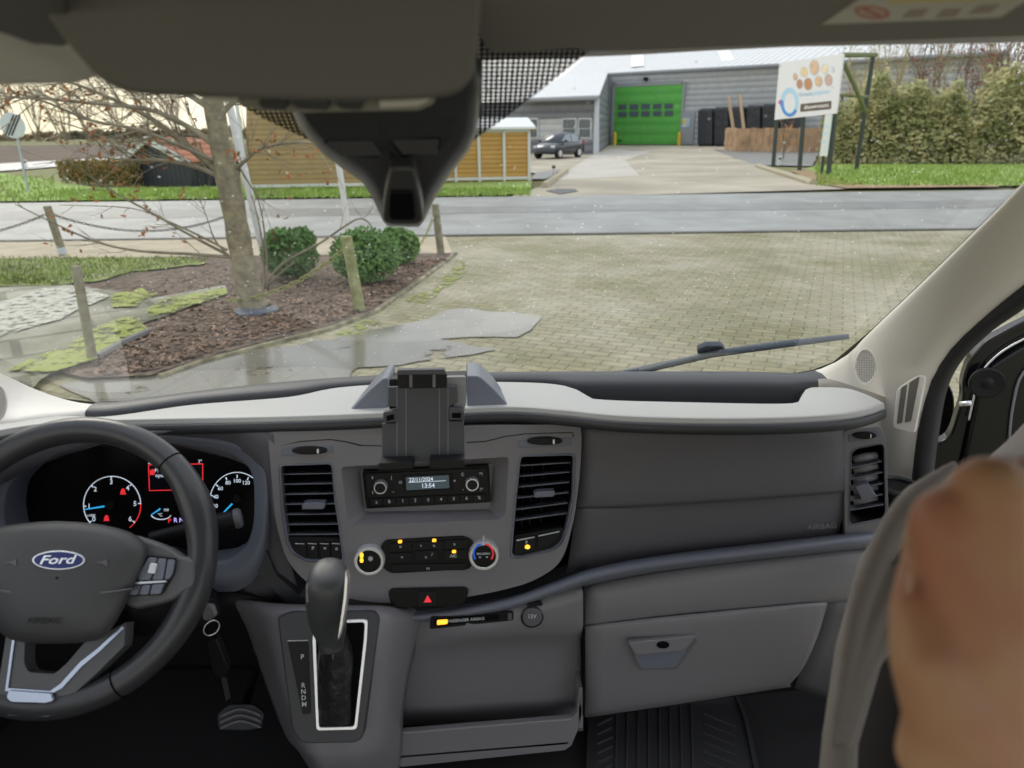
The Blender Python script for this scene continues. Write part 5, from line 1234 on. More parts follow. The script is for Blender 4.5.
def knob(P, cx, cy, rpx, mt, par, name='knob', h=.012, o_=.002, face=None, n=32):
    c = P.on(cx, cy, o_); r_ = rpx*(c-EYE).dot(_F)/FPX
    k_ = mk(name, MB().disc(c, P.n, [(r_, 0), (r_*.97, h*.75), (r_*.9, h), (r_*.76, h), (r_*.72, h*.9)], n), mt, par, sm=0)
    if face: mk('knob_face', MB().disc(c+P.n*h*.88, P.n, [(r_*.74, 0), (r_*.74, .0008)], n), face, k_)
    return k_
knob(PRd, 381, 485.7, 6.9, M_chrome, rd, face=M_blk); knob(PRd, 472.2, 482.6, 6.9, M_chrome, rd, face=M_blk)
bx_ = [376.5, 389.3, 402.8, 415.3, 428.2, 441, 453.8, 466.6, 479.2]
for i, x in enumerate(bx_):
    y = 502.3-(x-376.5)*.042
    bt = slab('preset_button', PRd, rnd2([(x-6, y-3.3), (x+6, y-3.8), (x+6, y+2.9), (x-6, y+3.5)], 1, 2), 0, .0022, M_blk, rd, bevel=.0006)
    text(['◂', 'E', '1', '2', '3', '4', '5', '6', '✆'][i] if i in range(2, 8) else ['a', 'B', '', '', '', '', '', '', '%'][i], PRd, x, y-.2, 3.1, M_ink, bt, .0025)
for x, y, s_ in ((372.5, 478, 'Y'), (391.5, 477.5, 'J'), (373, 492.3, 'L'), (393, 491.8, '~'), (462.5, 474.5, 'C'), (481, 473.5, '>|'), (463, 489.5, '-'), (481.5, 489, '|<'), (400.5, 482.5, 'O'), (454.5, 480.5, 'o')):
    text(s_, PRd, x, y, 2.8, M_ink, rd, .0025)
slab('lower_face', PRd, [(368, 499.2), (372, 499), (372, 499.6), (368, 499.8)], 0, .002, M_blk, rd)
# ---------------------------------------------------------------- climate controls
ck = thing('climate_control_panel', 'black climate control panel with two chrome ringed knobs below the radio', 'climate controls', PF.on(427, 573))
pill = rnd2([(381, 545), (386, 540.2), (463, 536.2), (471, 539), (475, 546), (474.5, 562), (469, 569.5), (392, 573.6), (384.5, 570), (381, 562)], 3, 3)
slab('control_face', PF, pill, .004, .0135, M_gloss, ck, bevel=.001)
kb = knob(PF, 370, 558.3, 15.8, M_chrome, ck, h=.012, o_=.010, face=M_gloss, n=40); kt = knob(PF, 483.8, 553.3, 15.8, M_chrome, ck, h=.012, o_=.010, face=M_gloss, n=40)
PKn = Plane(PF.on(427, 555, .0216), PF.n)
oval(PKn, 361.6, 555.5, 1.9, 2.8, -.0002, .0006, 'fan_light', M_amb, kb); oval(PKn, 361.6, 560.5, 1.9, 2.3, -.0002, .0006, 'fan_light', M_amb, kb); text('✱', PKn, 370.5, 559, 5, M_ink, kb, .0006); text('*', PKn, 370.5, 560.5, 7, M_ink, kb, .0006)
def arcp(cx, cy, r0, r1, a0, a1, n=14):
    A_ = [radians(lerp(a0, a1, i/n)) for i in range(n+1)]
    return [(cx+r1*cos(a), cy-r1*sin(a)) for a in A_]+[(cx+r0*cos(a), cy-r0*sin(a)) for a in A_[::-1]]
slab('cold_arc', PKn, arcp(483.4, 553.6, 8.8, 10.6, 100, 215), -.0002, .0006, mat('blue_mark', (.02, .12, .75), .4, emit=.25), kt, label='blue cold arc'); slab('hot_arc', PKn, arcp(483.4, 553.6, 8.8, 10.6, 80, -35), -.0002, .0006, mat('red_mark', (.75, .03, .04), .4, emit=.25), kt, label='red hot arc')
text('MAX', PKn, 480, 554, 2.2, M_ink, kt, .0006); text('MAX', PKn, 487, 553.8, 2.2, M_ink, kt, .0006); text('w', PKn, 480, 557, 2.4, M_ink, kt, .0006); text('w', PKn, 487, 556.8, 2.4, M_ink, kt, .0006)
slab('pointer_mark', PKn, [(483, 536.5), (484.4, 536.5), (484.2, 541.5), (483.2, 541.5)], -.002, .001, M_ink, kt)
for x0, x1, y0, y1, sk in ((389, 412, 543, 551.5, 0), (413, 443, 541.5, 550, 0), (444, 467, 540, 549, 0), (389, 412, 553, 562, 0), (415.5, 438, 550.5, 560.5, 0), (444, 467, 550, 559.5, 0), (392, 466, 564, 571, 1)):
    q = [(x0, y0+.8), (x1, y0-.5), (x1, y1-.7), (x0, y1+.6)]
    slab('button', PF, rnd2(q, 1.5, 2), .0135, .0155, M_blk, ck, bevel=.0006)
for x, y, s_ in ((400.5, 546.5, 'o'), (421, 545.5, 'v'), (434, 545.5, 'n'), (454.5, 544, 'a'), (402, 557.5, '='), (432, 554.5, '/'), (426, 557, 'x'), (453.5, 556, 'A/C'), (428, 568.3, 'm')): text(s_, PF, x, y, 3.0, M_ink, ck, .0158)
for x, y in ((400, 541.8), (434.2, 540.6), (454, 551.8)): slab('amber_light', PF, rnd2([(x-2, y-1.3), (x+2, y-1.5), (x+2, y+1.3), (x-2, y+1.5)], .8, 2), .0145, .0162, M_amb, ck)
# ---------------------------------------------------------------- steering wheel
def local(P, C): return C
WA = radians(36); WC = EYE+ray(66, 560.5)*.872
wu = Vector((1, 0, 0)); wv = Vector((0, sin(WA), cos(WA))); wn = Vector((0, -cos(WA), sin(WA)))
PW = Plane(WC, wn)
sw = thing('steering_wheel', 'black leather steering wheel with airbag hub and blue oval badge', 'steering wheel', WC)
def onwheel(a, r_, o_=0): return WC+(wu*cos(a)+wv*sin(a))*r_+wn*o_
NR = 96; v = []; f = []; NS = 18
for i in range(NR):
    a = 2*pi*i/NR; d = math.degrees(a) % 360
    k = math.exp(-((min(abs(d-20), abs(d-160))/16)**2))+math.exp(-((min(abs(d-340), abs(d-200))/22)**2))*.6
    k = min(1, k); rc = .164-.001*k; tr_ = .0165+.0035*k
    for j in range(NS):
        q = 2*pi*j/NS; v.append(onwheel(a, rc+tr_*cos(q), (tr_*1.05)*sin(q)))
for i in range(NR):
    for j in range(NS): f.append((i*NS+j, i*NS+(j+1) % NS, ((i+1) % NR)*NS+(j+1) % NS, ((i+1) % NR)*NS+j))
mk('rim', (v, f), M_leath, sw, sm=1)
for d in (45, 135, 242, 298):
    a = radians(d); ring = [onwheel(a, .164+.0172*cos(q), .0180*sin(q)) for q in [2*pi*j/20 for j in range(20)]]
    mk('leather_seam', MB().tube(ring, .0009, 6, closed=True), M_dark, sw, sm=1)
pad_ = sm2([(-34, 552), (-28, 540), (-8, 529), (20, 523.5), (58, 521), (98, 524), (130, 532), (146, 544), (147, 558), (136, 584), (122, 612), (112, 628), (98, 640), (60, 644), (20, 642), (2, 634), (-14, 612), (-26, 584)], 2, True)
cx_, cy_ = 57, 578
rows = []
for s_, o_ in ((1.0, .006), (1.0, .020), (.975, .031), (.93, .037), (.82, .042), (.6, .046), (.3, .048), (.02, .0485)):
    rows.append([PW.on(cx_+(a-cx_)*s_, cy_+(b-cy_)*s_, o_) for a, b in pad_])
rows = [r_+[r_[0]] for r_ in rows]
hub = mk('airbag_hub', grid(rows), mat('hub_grain', (.062, .062, .066), .5, bump=.5, bs=1100), sw, sm=1, label='grained dark grey airbag hub')
slab('hub_crease', PW, sm2([(-14, 588), (20, 592), (58, 594), (98, 592), (130, 588), (130, 589.2), (98, 594), (58, 596), (20, 594), (-14, 589.2)], 2, True), .03, .0458, M_dash, hub)
PBd = Plane(PW.on(58, 560, .0475), wn)
oval(PBd, 58.2, 560.2, 26.5, 9.8, -.012, .002, 'badge_rim', M_chrome, hub, n=40, bevel=.0008)
bdg = oval(PBd, 58.2, 560.2, 24.3, 8.3, .001, .0028, 'badge', mat('badge_blue', (.008, .02, .16), .35), hub, n=40, label='blue oval maker badge')
text('Ford', PBd, 58, 560, 8.5, M_chrome, bdg, .003, sx=1.5, ang=.02, shear=.35)
text('AIRBAG', PBd, 44, 621, 5.5, M_blk, hub, .0012, sx=1.25)
for x in (12, 103): slab('horn_mark', PBd, [(x-6, 562), (x-1, 561.5), (x+4, 559), (x+4, 566), (x-1, 563.5), (x-6, 563)], -.004, .0006, M_dash, hub)
M_spk = mat('spoke_grey', (.11, .112, .118), .4)
for mir in (0, 1):
    fx = (lambda x: x) if not mir else (lambda x: 116-x)
    q = [(120, 534), (150, 540), (170, 548), (182, 556), (194, 560), (196, 585), (184, 592), (172, 600), (150, 606), (125, 606), (120, 560)]
    slab('side_spoke', PW, sm2([(fx(a), b) for a, b in q], 2, True), -.004, .020, M_spk, sw, bevel=.006, seg=3)
    q = [(147, 555), (176, 558), (174, 573), (161, 595), (127, 596.5), (135, 575)]
    sp_ = slab('switch_pod', PW, rnd2([(fx(a), b) for a, b in q], 3, 3), .018, .024, M_blk, sw, bevel=.0015)
    for q in ([(148.5, 557), (157, 558), (150, 580), (138, 580.5), (139, 573)], [(158.5, 558), (166, 559), (163, 579.5), (152, 580)], [(167.5, 559.2), (174.5, 560), (172.5, 573), (169, 579), (164.5, 579.5)],
              [(132, 585.5), (140.5, 585), (137, 595), (128.5, 595.3)], [(142, 585), (150.5, 584.6), (148, 594.6), (138.5, 595)], [(152, 584.5), (164, 583.5), (160, 594), (149.5, 594.5)]):
        slab('button', PW, rnd2([(fx(a), b) for a, b in q], 1.5, 2), .022, .027, M_fasb, sp_, bevel=.0008)
    slab('chrome_strip', PW, [(fx(a), b) for a, b in [(130, 582.3), (166, 580.3), (165.5, 582.3), (129.5, 584.6)]], .022, .0275, M_chrome, sp_)
    if not mir: slab('toggle', PW, rnd2([(150, 563), (157, 563.5), (154.5, 574), (147, 573)], 1, 2), .026, .031, M_chrome, sp_, bevel=.001)
M_dch = mat('dark_chrome', (.42, .46, .55), .25, 1)
# lower spoke with bright clip
out_ = [(6, 634), (2, 660), (-3, 690), (-2, 706), (8, 716), (48, 717), (62, 708), (78, 690), (98, 672), (124, 646), (126, 622), (100, 636), (60, 640), (20, 638)]
hol = rnd2([(25, 640), (88, 638), (66, 664), (54, 674), (28, 672), (24, 662)], 4, 3)
slab('lower_spoke', PW, out_, -.008, .014, M_spk, sw, holes=[hol], bevel=.002)
slab('bright_clip', PW, rnd2([(8, 690), (52, 693), (54, 701), (46, 704), (10, 703), (5, 698)], 3, 3), .012, .020, M_dch, sw, bevel=.0015)
slab('clip_edge', PW, [(12, 640), (14.5, 640), (8, 688), (50, 691), (60, 684), (80, 662), (98, 648), (122, 626), (124, 628), (99, 652), (82, 666), (62, 688), (51, 694), (5, 691)], .012, .0165, M_dch, sw)
# column shroud and stalks
cs = thing('steering_column', 'black steering column shroud behind the wheel', 'steering column', WC+Vector((.02, .1, -.1)))
rows = []
for d_, h_, w2 in ((-.015, .052, .075), (-.06, .060, .085), (-.12, .062, .088), (-.20, .06, .085)):
    c = WC+wn*d_+Vector((.01, 0, -.045)); rows.append([c+wu*w2*math.copysign(abs(cos(a))**.5, cos(a))+wv*h_*math.copysign(abs(sin(a))**.5, sin(a)) for a in [2*pi*j/28 for j in range(29)]])
v, f = grid(rows); f.append(tuple(range(28)))
mk('shroud', (v, f), M_blk, cs, sm=1)
st_ = mk('ignition_barrel', MB().disc(hy(205, 612, .885), (.35, -.9, .1), [(.020, -.05), (.021, 0), (.018, .006), (.010, .008)], 24), M_blk, cs)
A_ = hy(196, 528, .885); Bq = hy(241, 517.5, .90)
def stalk(A_, B_, label, r_=.0125):
    t = thing('column_stalk', label, 'stalk', A_)
    mk('lever', MB().tube([A_.lerp(B_, -1.0), A_.lerp(B_, -.2), A_.lerp(B_, .3), A_.lerp(B_, .85)], [r_*.7, r_*.8, r_, r_*1.05], 18), M_blk, t, sm=0, bevel=.002)
    d = (B_-A_).normalized(); mk('end_cap', MB().disc(A_.lerp(B_, .85), d, [(r_*1.05, 0), (r_*1.12, .002), (r_*1.12, .007), (r_*.9, .010)], 20), M_dash, t)
    for k in (.25, .42): mk('twist_ring', MB().disc(A_.lerp(B_, k), d, [(r_*1.08, -.002), (r_*1.08, .002)], 20), M_fasb, t)
stalk(A_, Bq, 'right column stalk in front of the speed dial')
stalk(hy(-20, 548, .87), hy(12, 541, .88), 'left column stalk cut by the left picture edge', .010)
# keys
ky = thing('ignition_key', 'ignition key with steel ring and black fob hanging under the column', 'key', hy(212, 640, .862))
rc_ = hy(211.5, 628, .862); ring = [rc_+(Vector((.75, .6, 0))*cos(a)+Vector((0, 0, 1))*sin(a))*.0115 for a in [2*pi*i/28 for i in range(28)]]
mk('key_ring', MB().tube(ring, .0011, 6, closed=True), M_chrome, ky, sm=1)
KP = Plane(hy(216, 660, .865), (-.2, -1, .1))
slab('fob', KP, rnd2([(207, 641), (216, 639), (228, 668), (225, 678), (216, 677), (210, 664)], 3, 3), -.008, .004, M_blk, ky, bevel=.002)
slab('key_blade', KP, [(221, 678), (225.5, 677), (230, 698), (226, 701)], -.002, .0, mat('key_steel', (.25, .25, .26), .35, .9), ky)
slab('key_head', KP, rnd2([(200, 605), (212, 606), (216, 617), (207, 622), (200, 618)], 3, 3), -.010, -.002, M_fas, ky, bevel=.002)
# pedal and floor mat
PP = Plane(hy(240, 716, .93), (0, -.8, .6))
pd = thing('brake_pedal', 'black ribbed rubber pedal under the dashboard', 'pedal', PP.on(240, 725))
slab('pedal_pad', PP, rnd2([(216, 715), (228, 704), (254, 704), (265, 713), (261, 728), (246, 731), (218, 730)], 4, 3), -.01, .004, M_rub, pd, bevel=.003)
for y in (709, 715, 721): slab('rib', PP, sm2([(221, y+6), (232, y+1), (240, y-1), (250, y+1), (260, y+5), (260, y+7.5), (250, y+3.5), (240, y+1.5), (232, y+3.5), (221, y+8.5)], 2, True), .003, .0075, M_dash, pd)
mk('pedal_arm', MB().tube([PP.on(244, 712, -.01), hy(250, 690, 1.02), hy(258, 660, 1.08)], .007, 8), M_blk, pd)
MZ = Plane((0, 0, .684), (0, 0, 1))
mt_ = thing('floor_mat', 'black ribbed rubber mat in the passenger footwell', 'floor mat', MZ.on(670, 760))
slab('mat_base', MZ, rnd2([(592, 700), (736, 696), (745, 720), (756, 772), (770, 860), (584, 860), (589, 772)], 5, 3), .0, .006, mat('mat_rubber', (.045, .045, .05), .5), mt_, bevel=.002)
for i in range(8):
    x = 617+i*10.5; slab('rib', MZ, [(x, 702), (x+1.6, 702), (x+3.2+(x-660)*.12, 860), (x+.6+(x-660)*.12, 860)], .006, .0095, mat('mat_rib', (.06, .06, .066), .45), mt_)
for i in range(7):
    y = 716+i*9.5
    slab('rib', MZ, [(597, y+7), (612, y), (612.5, y+1.5), (597.5, y+8.5)], .006, .0095, MATS['mat_rib'], mt_)
    slab('rib', MZ, [(704, y-4), (736, y+9), (736, y+10.8), (704.5, y-2)], .006, .0095, MATS['mat_rib'], mt_)
slab('rim', MZ, [(589, 700), (592, 700), (588, 860), (583, 860)], .0, .012, M_rub, mt_); slab('rim', MZ, [(735, 694), (738, 694), (748, 718), (760, 772), (774, 860), (769, 860), (755, 772), (744, 718)], .0, .012, M_rub, mt_)
PKk = Plane(hy(808, 730, 1.02), (-.3, -1, .35))
o = slab('trim_10', PKk, [(796, 686), (850, 700), (905, 720), (905, 840), (792, 840), (790, 760)], -.02, 0, mat('sill_grey', (.30, .30, .33), .6, bump=.2, bs=500), None); o['kind'] = 'structure'; o['label'] = 'grey sill trim beside the passenger footwell'
# ---------------------------------------------------------------- gear console
PGc = Plane(hy(325, 680, .835), (0, -cos(radians(30)), sin(radians(30))))
gc = thing('gear_console', 'grey console bulge below the centre panel carrying the gear selector', 'console', PGc.on(330, 760))
rows = [[(222, 596, .955), (245, 600, .945), (275, 604, .925), (330, 606, .915), (380, 606, .915), (410, 608, .925), (432, 612, .945)],
        [(228, 604, .955), (250, 607, .92), (276, 609, .880), (330, 610, .872), (378, 610, .872), (402, 614, .89), (428, 622, .935)],
        [(250, 640, .955), (262, 640, .91), (279, 636, .858), (330, 634, .852), (376, 632, .852), (397, 640, .872), (414, 652, .925)],
        [(268, 690, .945), (277, 690, .89), (289, 688, .836), (330, 686, .830), (368, 684, .830), (390, 690, .85), (404, 700, .91)],
        [(286, 735, .93), (293, 740, .88), (304, 743, .812), (330, 744, .808), (360, 742, .808), (385, 742, .83), (401, 746, .89)],
        [(300, 752, .93), (306, 758, .88), (318, 764, .815), (334, 765, .81), (356, 762, .81), (380, 760, .835), (399, 765, .89)],
        [(330, 800, .97), (332, 805, .93), (336, 810, .88), (345, 812, .88), (356, 810, .88), (376, 806, .90), (397, 800, .93)]]
gr_ = [[hy(a, b, c) for a, b, c in q] for q in rows]
mk('console_body', grid(gr_, 3, 3), M_fas, gc, sm=1, solid=.003)
for r_ in gr_:
    pass
PL = Plane(hy(325, 680, .826), (0, -cos(radians(26)), sin(radians(26))))
slab('selector_plate', PL, rnd2([(277, 617), (290, 612), (374, 611), (380, 617), (363, 738), (356, 743), (302, 744), (292, 730)], 5, 3), -.02, .006, M_lip, gc, bevel=.0025, label='black selector plate')
boot_o = rnd2([(314, 621), (368, 619), (367, 640), (357, 730), (316, 731), (312, 640)], 4, 3)
boot_i = rnd2([(317.5, 624.5), (364.5, 622.5), (363.5, 640), (354, 726.5), (319, 727.5), (316, 640)], 3, 3)
slab('chrome_surround', PL, boot_o, .004, .010, M_chrome, gc, holes=[boot_i], bevel=.001, label='satin chrome frame round the gaiter')
slab('gaiter_opening', PL, boot_i, .004, .0065, M_dark, gc)
pr_ = slab('position_strip', PL, rnd2([(287.5, 641), (308, 640.5), (311, 714), (302.5, 714.5)], 2, 2), .005, .0075, M_blk, gc, bevel=.0006)
slab('strip_edge', PL, [(287.5, 640.5), (308, 640), (308, 640.8), (287.5, 641.3)], .007, .008, M_ink, pr_)
for s_, x, y in (('P', 302.3, 657), ('R', 303.2, 685.5), ('N', 303.4, 691.8), ('D', 303.6, 698), ('M', 304.2, 704.5)): text(s_, PL, x, y, 4.6, M_ink, pr_, .0078)
gs = thing('gear_selector', 'automatic gear lever with black knob and stitched leather gaiter', 'gear lever', PL.on(335, 725, .01))
gp = [[(322, 640), (329, 643), (337, 643), (344, 639)], [(320, 655), (328, 662), (338, 662), (349, 652)], [(318, 672), (327, 682), (341, 680), (352, 668)], [(318, 700), (328, 706), (340, 706), (350, 696)], [(318, 724), (327, 726), (340, 726), (352, 722)]]
offs = [.055, .045, .034, .022, .006]
rows = []
for q, o_ in zip(gp, offs):
    fr_ = [PL.on(q[0][0], q[0][1], o_*.6), PL.on(q[1][0], q[1][1], o_+.010), PL.on(q[2][0], q[2][1], o_+.011), PL.on(q[3][0], q[3][1], o_*.6)]
    bk2 = [PL.on(q[3][0]-2, q[3][1]-16, o_*.3-.006), PL.on(q[0][0]+2, q[0][1]-16, o_*.3-.006)]
    rows.append(fr_+bk2+[fr_[0]])
mk('gaiter', grid(rows, 3, 3), mat('gaiter_leather', (.025, .025, .027), .38, bump=.8, bs=60), gs, sm=1)
mk('stitching', MB().tube([PL.on(333, y, lerp(.068, .020, (y-646)/78)) for y in range(646, 724, 3)], .0009, 5), M_fas, gs)
kc = lambda x, y, d: EYE+ray(x, y)*d
prof = [(645, 11, 12, .845), (640, 13, 13, .845), (628, 17.5, 15, .838), (612, 20, 19, .828), (596, 21.5, 22, .82), (582, 21.5, 23, .815), (572, 19, 21, .815), (566, 14, 15, .817), (562, 7, 7, .82)]
cxs = {645: 331, 640: 331, 628: 329, 612: 327, 596: 327.5, 582: 328, 572: 328, 566: 328, 562: 328}
rows = []
for y, rx, ry, d_ in prof:
    c = kc(cxs[y], y, d_); s_ = d_/FPX
    rows.append([c+_R*rx*s_*math.copysign(abs(cos(a))**.8, cos(a))+Vector((0, 1, 0))*ry*s_*sin(a) for a in [2*pi*j/28 for j in range(29)]])
v, f = grid(rows, 1, 2); n_ = 29; L_ = len(v)//n_
f += [tuple(range(28)), tuple((L_-1)*n_+i for i in range(28))]
kn = mk('knob', (v, f), mat('knob_leather', (.06, .062, .068), .42, bump=.4, bs=900), gs, sm=1)
P = Plane(kc(341, 600, .79), -_F)
for px in ([(345.5, 571), (347.5, 580), (346, 600), (341.5, 628), (338, 640), (339.5, 628), (343.5, 600), (345, 582)],): slab('bright_edge', P, px, -.012, .002, M_chrome, kn)
slab('side_button', Plane(kc(308, 592, .80), -_F), rnd2([(305.5, 586), (309, 582), (310, 600), (306.5, 604)], 1.5, 2), -.008, .0, M_fas, kn, bevel=.001)
mk('collar', MB().disc(kc(331, 643, .845), (0, -.25, -1), [(.0135, -.004), (.0150, .0), (.0150, .006), (.013, .008)], 24), M_lip, gs)
# ---------------------------------------------------------------- tablet holder
PT = Plane(hy(425, 420, .865), (0, -1, .18))
th_ = thing('tablet_holder', 'empty black tablet holder with clamp feet standing in front of the centre panel', 'tablet holder', PT.on(425, 465, -.02))
M_hold = mat('holder_black', (.07, .074, .085), .5, bump=.2, bs=900)
pl_ = [(388, 387), (457, 386), (457.6, 402.6), (449.5, 406.5), (449, 421), (464, 421), (464.6, 461), (382, 463), (382, 424), (396.3, 422.6), (396.3, 407), (387.7, 406.3)]
bp_ = slab('back_plate', PT, pl_, -.008, .0, M_hold, th_, bevel=.0012)
for x0, x1, y0, y1 in ((396.5, 397.3, 388, 461), (405.6, 406.4, 388, 461), (439, 439.8, 388, 461), (447.6, 448.4, 388, 461)):
    slab('groove', PT, [(x0, y0), (x1, y0), (x1, y1), (x0, y1)], -.001, .0007, M_fas, bp_)
slab('top_clamp', PT, rnd2([(397, 371), (445, 370), (447, 375), (447, 388), (398, 388.5)], 1.5, 2), -.006, .004, M_blk, th_, bevel=.001)
slab('top_clamp_lip', PT, rnd2([(397, 370), (444, 369.3), (446.5, 374.5), (397, 375)], 1, 2), .004, .022, M_hold, th_, bevel=.0012)
for x in (411, 434): mk('guide_rod', MB().tube([PT.on(x, 374, .006), PT.on(x, 387, .006)], .0022, 8), M_fas, th_)
for q in ([(378.5, 463), (413, 462), (414, 469), (378, 471)], [(429, 461), (464, 460), (465.5, 468), (429.5, 469)]):
    slab('foot', PT, rnd2(q, 1.5, 2), .0, .030, M_blk, th_, bevel=.0012)
for q in ([(383, 412.3), (396.5, 410), (396.5, 422), (383, 423)], [(449.5, 407), (463.5, 409.5), (465, 420), (449.5, 420)]):
    slab('side_clamp', PT, rnd2(q, 1.5, 2), -.012, .004, M_hold, th_, bevel=.001)
for q in ([(386.5, 416), (394, 414), (394, 419.5), (386.5, 421)], [(452, 413), (461, 413), (461, 418), (452, 418)]): slab('clamp_slot', PT, q, .003, .005, M_dark, th_)
slab('support_arm', PT, rnd2([(446, 377), (466, 376.5), (466.5, 400), (463.5, 414), (452, 412), (456, 390), (447, 388)], 2, 2), -.022, -.010, mat('arm_grey', (.28, .28, .285), .45), th_, bevel=.001, label='lighter grey support arm')
slab('support_block', PT, [(389, 379), (466, 378), (464, 410), (389, 410)], -.05, -.022, M_blk, th_, bevel=.002)
# ---------------------------------------------------------------- overhead console and visors
PO = Plane(hy(280, 60, .40), (0, -1, -.12))
oc = thing('overhead_console', 'large grey overhead console hanging from the headliner above the windscreen', 'overhead console', PO.on(280, -30))
slab('console_shell', PO, sm2([(-10, -60), (28, -8), (55, 30), (82, 64), (104, 84), (135, 94.5), (200, 97.5), (300, 101), (400, 101), (448, 96), (467, 84), (476, 62), (482, 0), (486, -60), (240, -70)], 3, True), -.15, .0, M_cons, oc, bevel=.018, seg=5)
PO2 = Plane(hy(330, 103, .47), (0, -1, -.3))
cp_ = slab('light_panel', PO2, rnd2([(196, 97), (238, 104), (258, 110.5), (300, 112.5), (418, 110.5), (434, 104), (436, 90), (200, 86)], 3, 3), -.06, .0, mat('light_panel_grey', (.30, .285, .26), .5), oc, bevel=.003)
slab('reading_lens', PO2, rnd2([(379, 98), (428, 95), (429, 101), (418, 106), (380, 108.5)], 2, 3), -.002, .003, mat('milky_lens', (.72, .70, .66), .3), cp_, bevel=.001, label='milky reading light lens')
slab('lens_left', PO2, rnd2([(200, 97), (236, 97), (240, 102.5), (226, 103), (206, 100)], 2, 3), -.002, .003, MATS['milky_lens'], cp_)
for x0, x1 in ((257, 289), (291, 331), (334, 364)):
    slab('roof_button', PO2, rnd2([(x0, 102.5), (x0+5, 100.5), (x1-3, 100.5), (x1, 104), (x1-3, 110.5), (x0+6, 109)], 3, 3), -.002, .006, M_lip, cp_, bevel=.0018)
VPn = Plane(hy(750, 44, .50), (0, -.12, -1))
vr = thing('sun_visor', 'dark grey passenger sun visor folded up with a warning label', 'sun visor', VPn.on(760, 20))
slab('visor_board', VPn, rnd2([(470, -60), (479, 38), (489, 52.5), (520, 52.5), (576, 48.8), (584, 51.5), (640, 51), (760, 46.3), (1110, 33), (1220, -60)], 9, 4), -.018, .0, M_vis, vr, bevel=.006, seg=3, label='visor board')
lb = slab('warning_label', VPn, [(822, 24.5), (1000, 17.5), (1040, -8), (868, -6)], -.001, .0008, mat('label_cream', (.62, .60, .52), .5), vr, label='cream warning label')
slab('label_yellow_band', VPn, [(888, 4), (1030, -1.5), (1040, -8), (868+26, -5)], .0, .0011, mat('label_yellow', (.72, .58, .18), .5), lb)
slab('label_symbol', VPn, [(872+17*cos(a)-8*sin(a)*.6, 13-6.5*sin(a)) for a in [2*pi*i/24 for i in range(24)]], .0, .0012, mat('label_red', (.55, .16, .12), .5), lb, holes=[[(872+13*cos(a)-6*sin(a)*.6, 13-4.6*sin(a)) for a in [2*pi*i/24 for i in range(24)]]])
slab('label_symbol', VPn, [(862, 11), (866, 9), (882, 15), (878, 17)], .0, .0012, MATS['label_red'], lb)
for x0 in (902, 935): slab('label_picture', VPn, [(x0, 18), (x0+20, 17), (x0+27, 9), (x0+8, 10)], .0, .0011, mat('label_brown', (.36, .28, .22), .5), lb)
slab('label_picture', VPn, [(968, 14), (990, 13), (1000, 5), (980, 6)], .0, .0011, MATS['label_brown'], lb)
VL = Plane(hy(20, 46, .46), (0, -.12, -1))
vl = thing('sun_visor', 'driver sun visor mostly cut off at the upper left corner', 'sun visor', VL.on(0, 20))
slab('visor_board', VL, rnd2([(-560, 66), (40, 44), (66, 47), (72, 38), (50, -60), (-560, -40)], 6, 3), -.016, .0, mat('visor_dark', (.14, .135, .13), .8), vl, bevel=.005, seg=3)
# ---------------------------------------------------------------- sensor and camera housing on the glass
sh = thing('sensor_housing', 'black sensor and camera housing fixed to the glass below the overhead console', 'sensor housing', GL.on(404, 200, .01))
ol = [(284, 90), (292, 112), (303, 132), (325, 156), (348, 172), (362, 182), (372, 197), (383, 221), (388, 226.5), (419, 227), (424, 221), (436, 196), (452, 172), (468, 152), (477, 132), (481, 100), (482, 60), (380, 40), (300, 60)]
ols = ol; cc = (400, 120)
def GV(x, y, lift): return GL.on(x, y, 0)+Vector((0, -lift, -lift*.15))
rows = []
for s_, l_ in ((1.0, .0), (1.0, .03), (.985, .044), (.93, .052), (.80, .055)): rows.append([GL.on(cc[0]+(a-cc[0])*s_, cc[1]+(b-cc[1])*s_, l_) for a, b in ols])
rows = [r_+[r_[0]] for r_ in rows]; v, f = grid(rows, 1, 2); n_ = len(ols)+1; f.append(tuple(len(v)-n_+i for i in range(n_-1)))
M_hous = mat('housing_black', (.065, .065, .072), .33, bump=.2, bs=900)
mk('housing_shell', (v, f), M_hous, sh, sm=1)
PS = Plane(GL.on(400, 130, .055), GL.n+Vector((0, -.55, 0)))
slab('inner_bowl', PS, rnd2([(300, 95), (306, 120), (326, 144), (345, 157), (378, 160), (386, 146), (400, 159), (440, 152), (452, 138), (464, 98), (464, 80), (300, 80)], 5, 3), -.02, .004, M_lip, sh, bevel=.003)
for q in ([(323, 142.5), (369, 143.5), (380, 157.5), (350, 155.5), (334, 150)], [(390, 143), (441, 139.5), (438.5, 150.5), (402, 158.5)]):
    gq = slab('louvre_panel', PS, rnd2(q, 1.5, 2), .002, .006, M_dark, sh, bevel=.0006)
    xa = min(a for a, b in q); xb = max(a for a, b in q)
    for i in range(5):
        y = 144.5+i*2.7+(0 if xa < 380 else -1.5); ins_ = i*3.2; x0, x1 = (xa+4+ins_, xb-7+i*2) if xa < 380 else (xa+3+ins_*.7, xb-2-i*.5)
        slab('louvre', PS, [(x0, y), (x1, y-.6), (x1, y+.1), (x0, y+.6)], .006, .0095, mat('louvre_grey', (.16, .16, .17), .4), gq)
slab('center_seam', PS, [(382, 110), (383.2, 110), (384, 140), (388, 160), (386.6, 160), (382.6, 141)], .004, .0048, M_hous, sh)
slab('camera_pod', PS, rnd2([(390, 168), (414, 168), (421, 200), (424, 222), (418, 226), (388, 226), (382, 221), (384, 200)], 5, 3), -.01, .010, M_hous, sh, bevel=.004, seg=3)
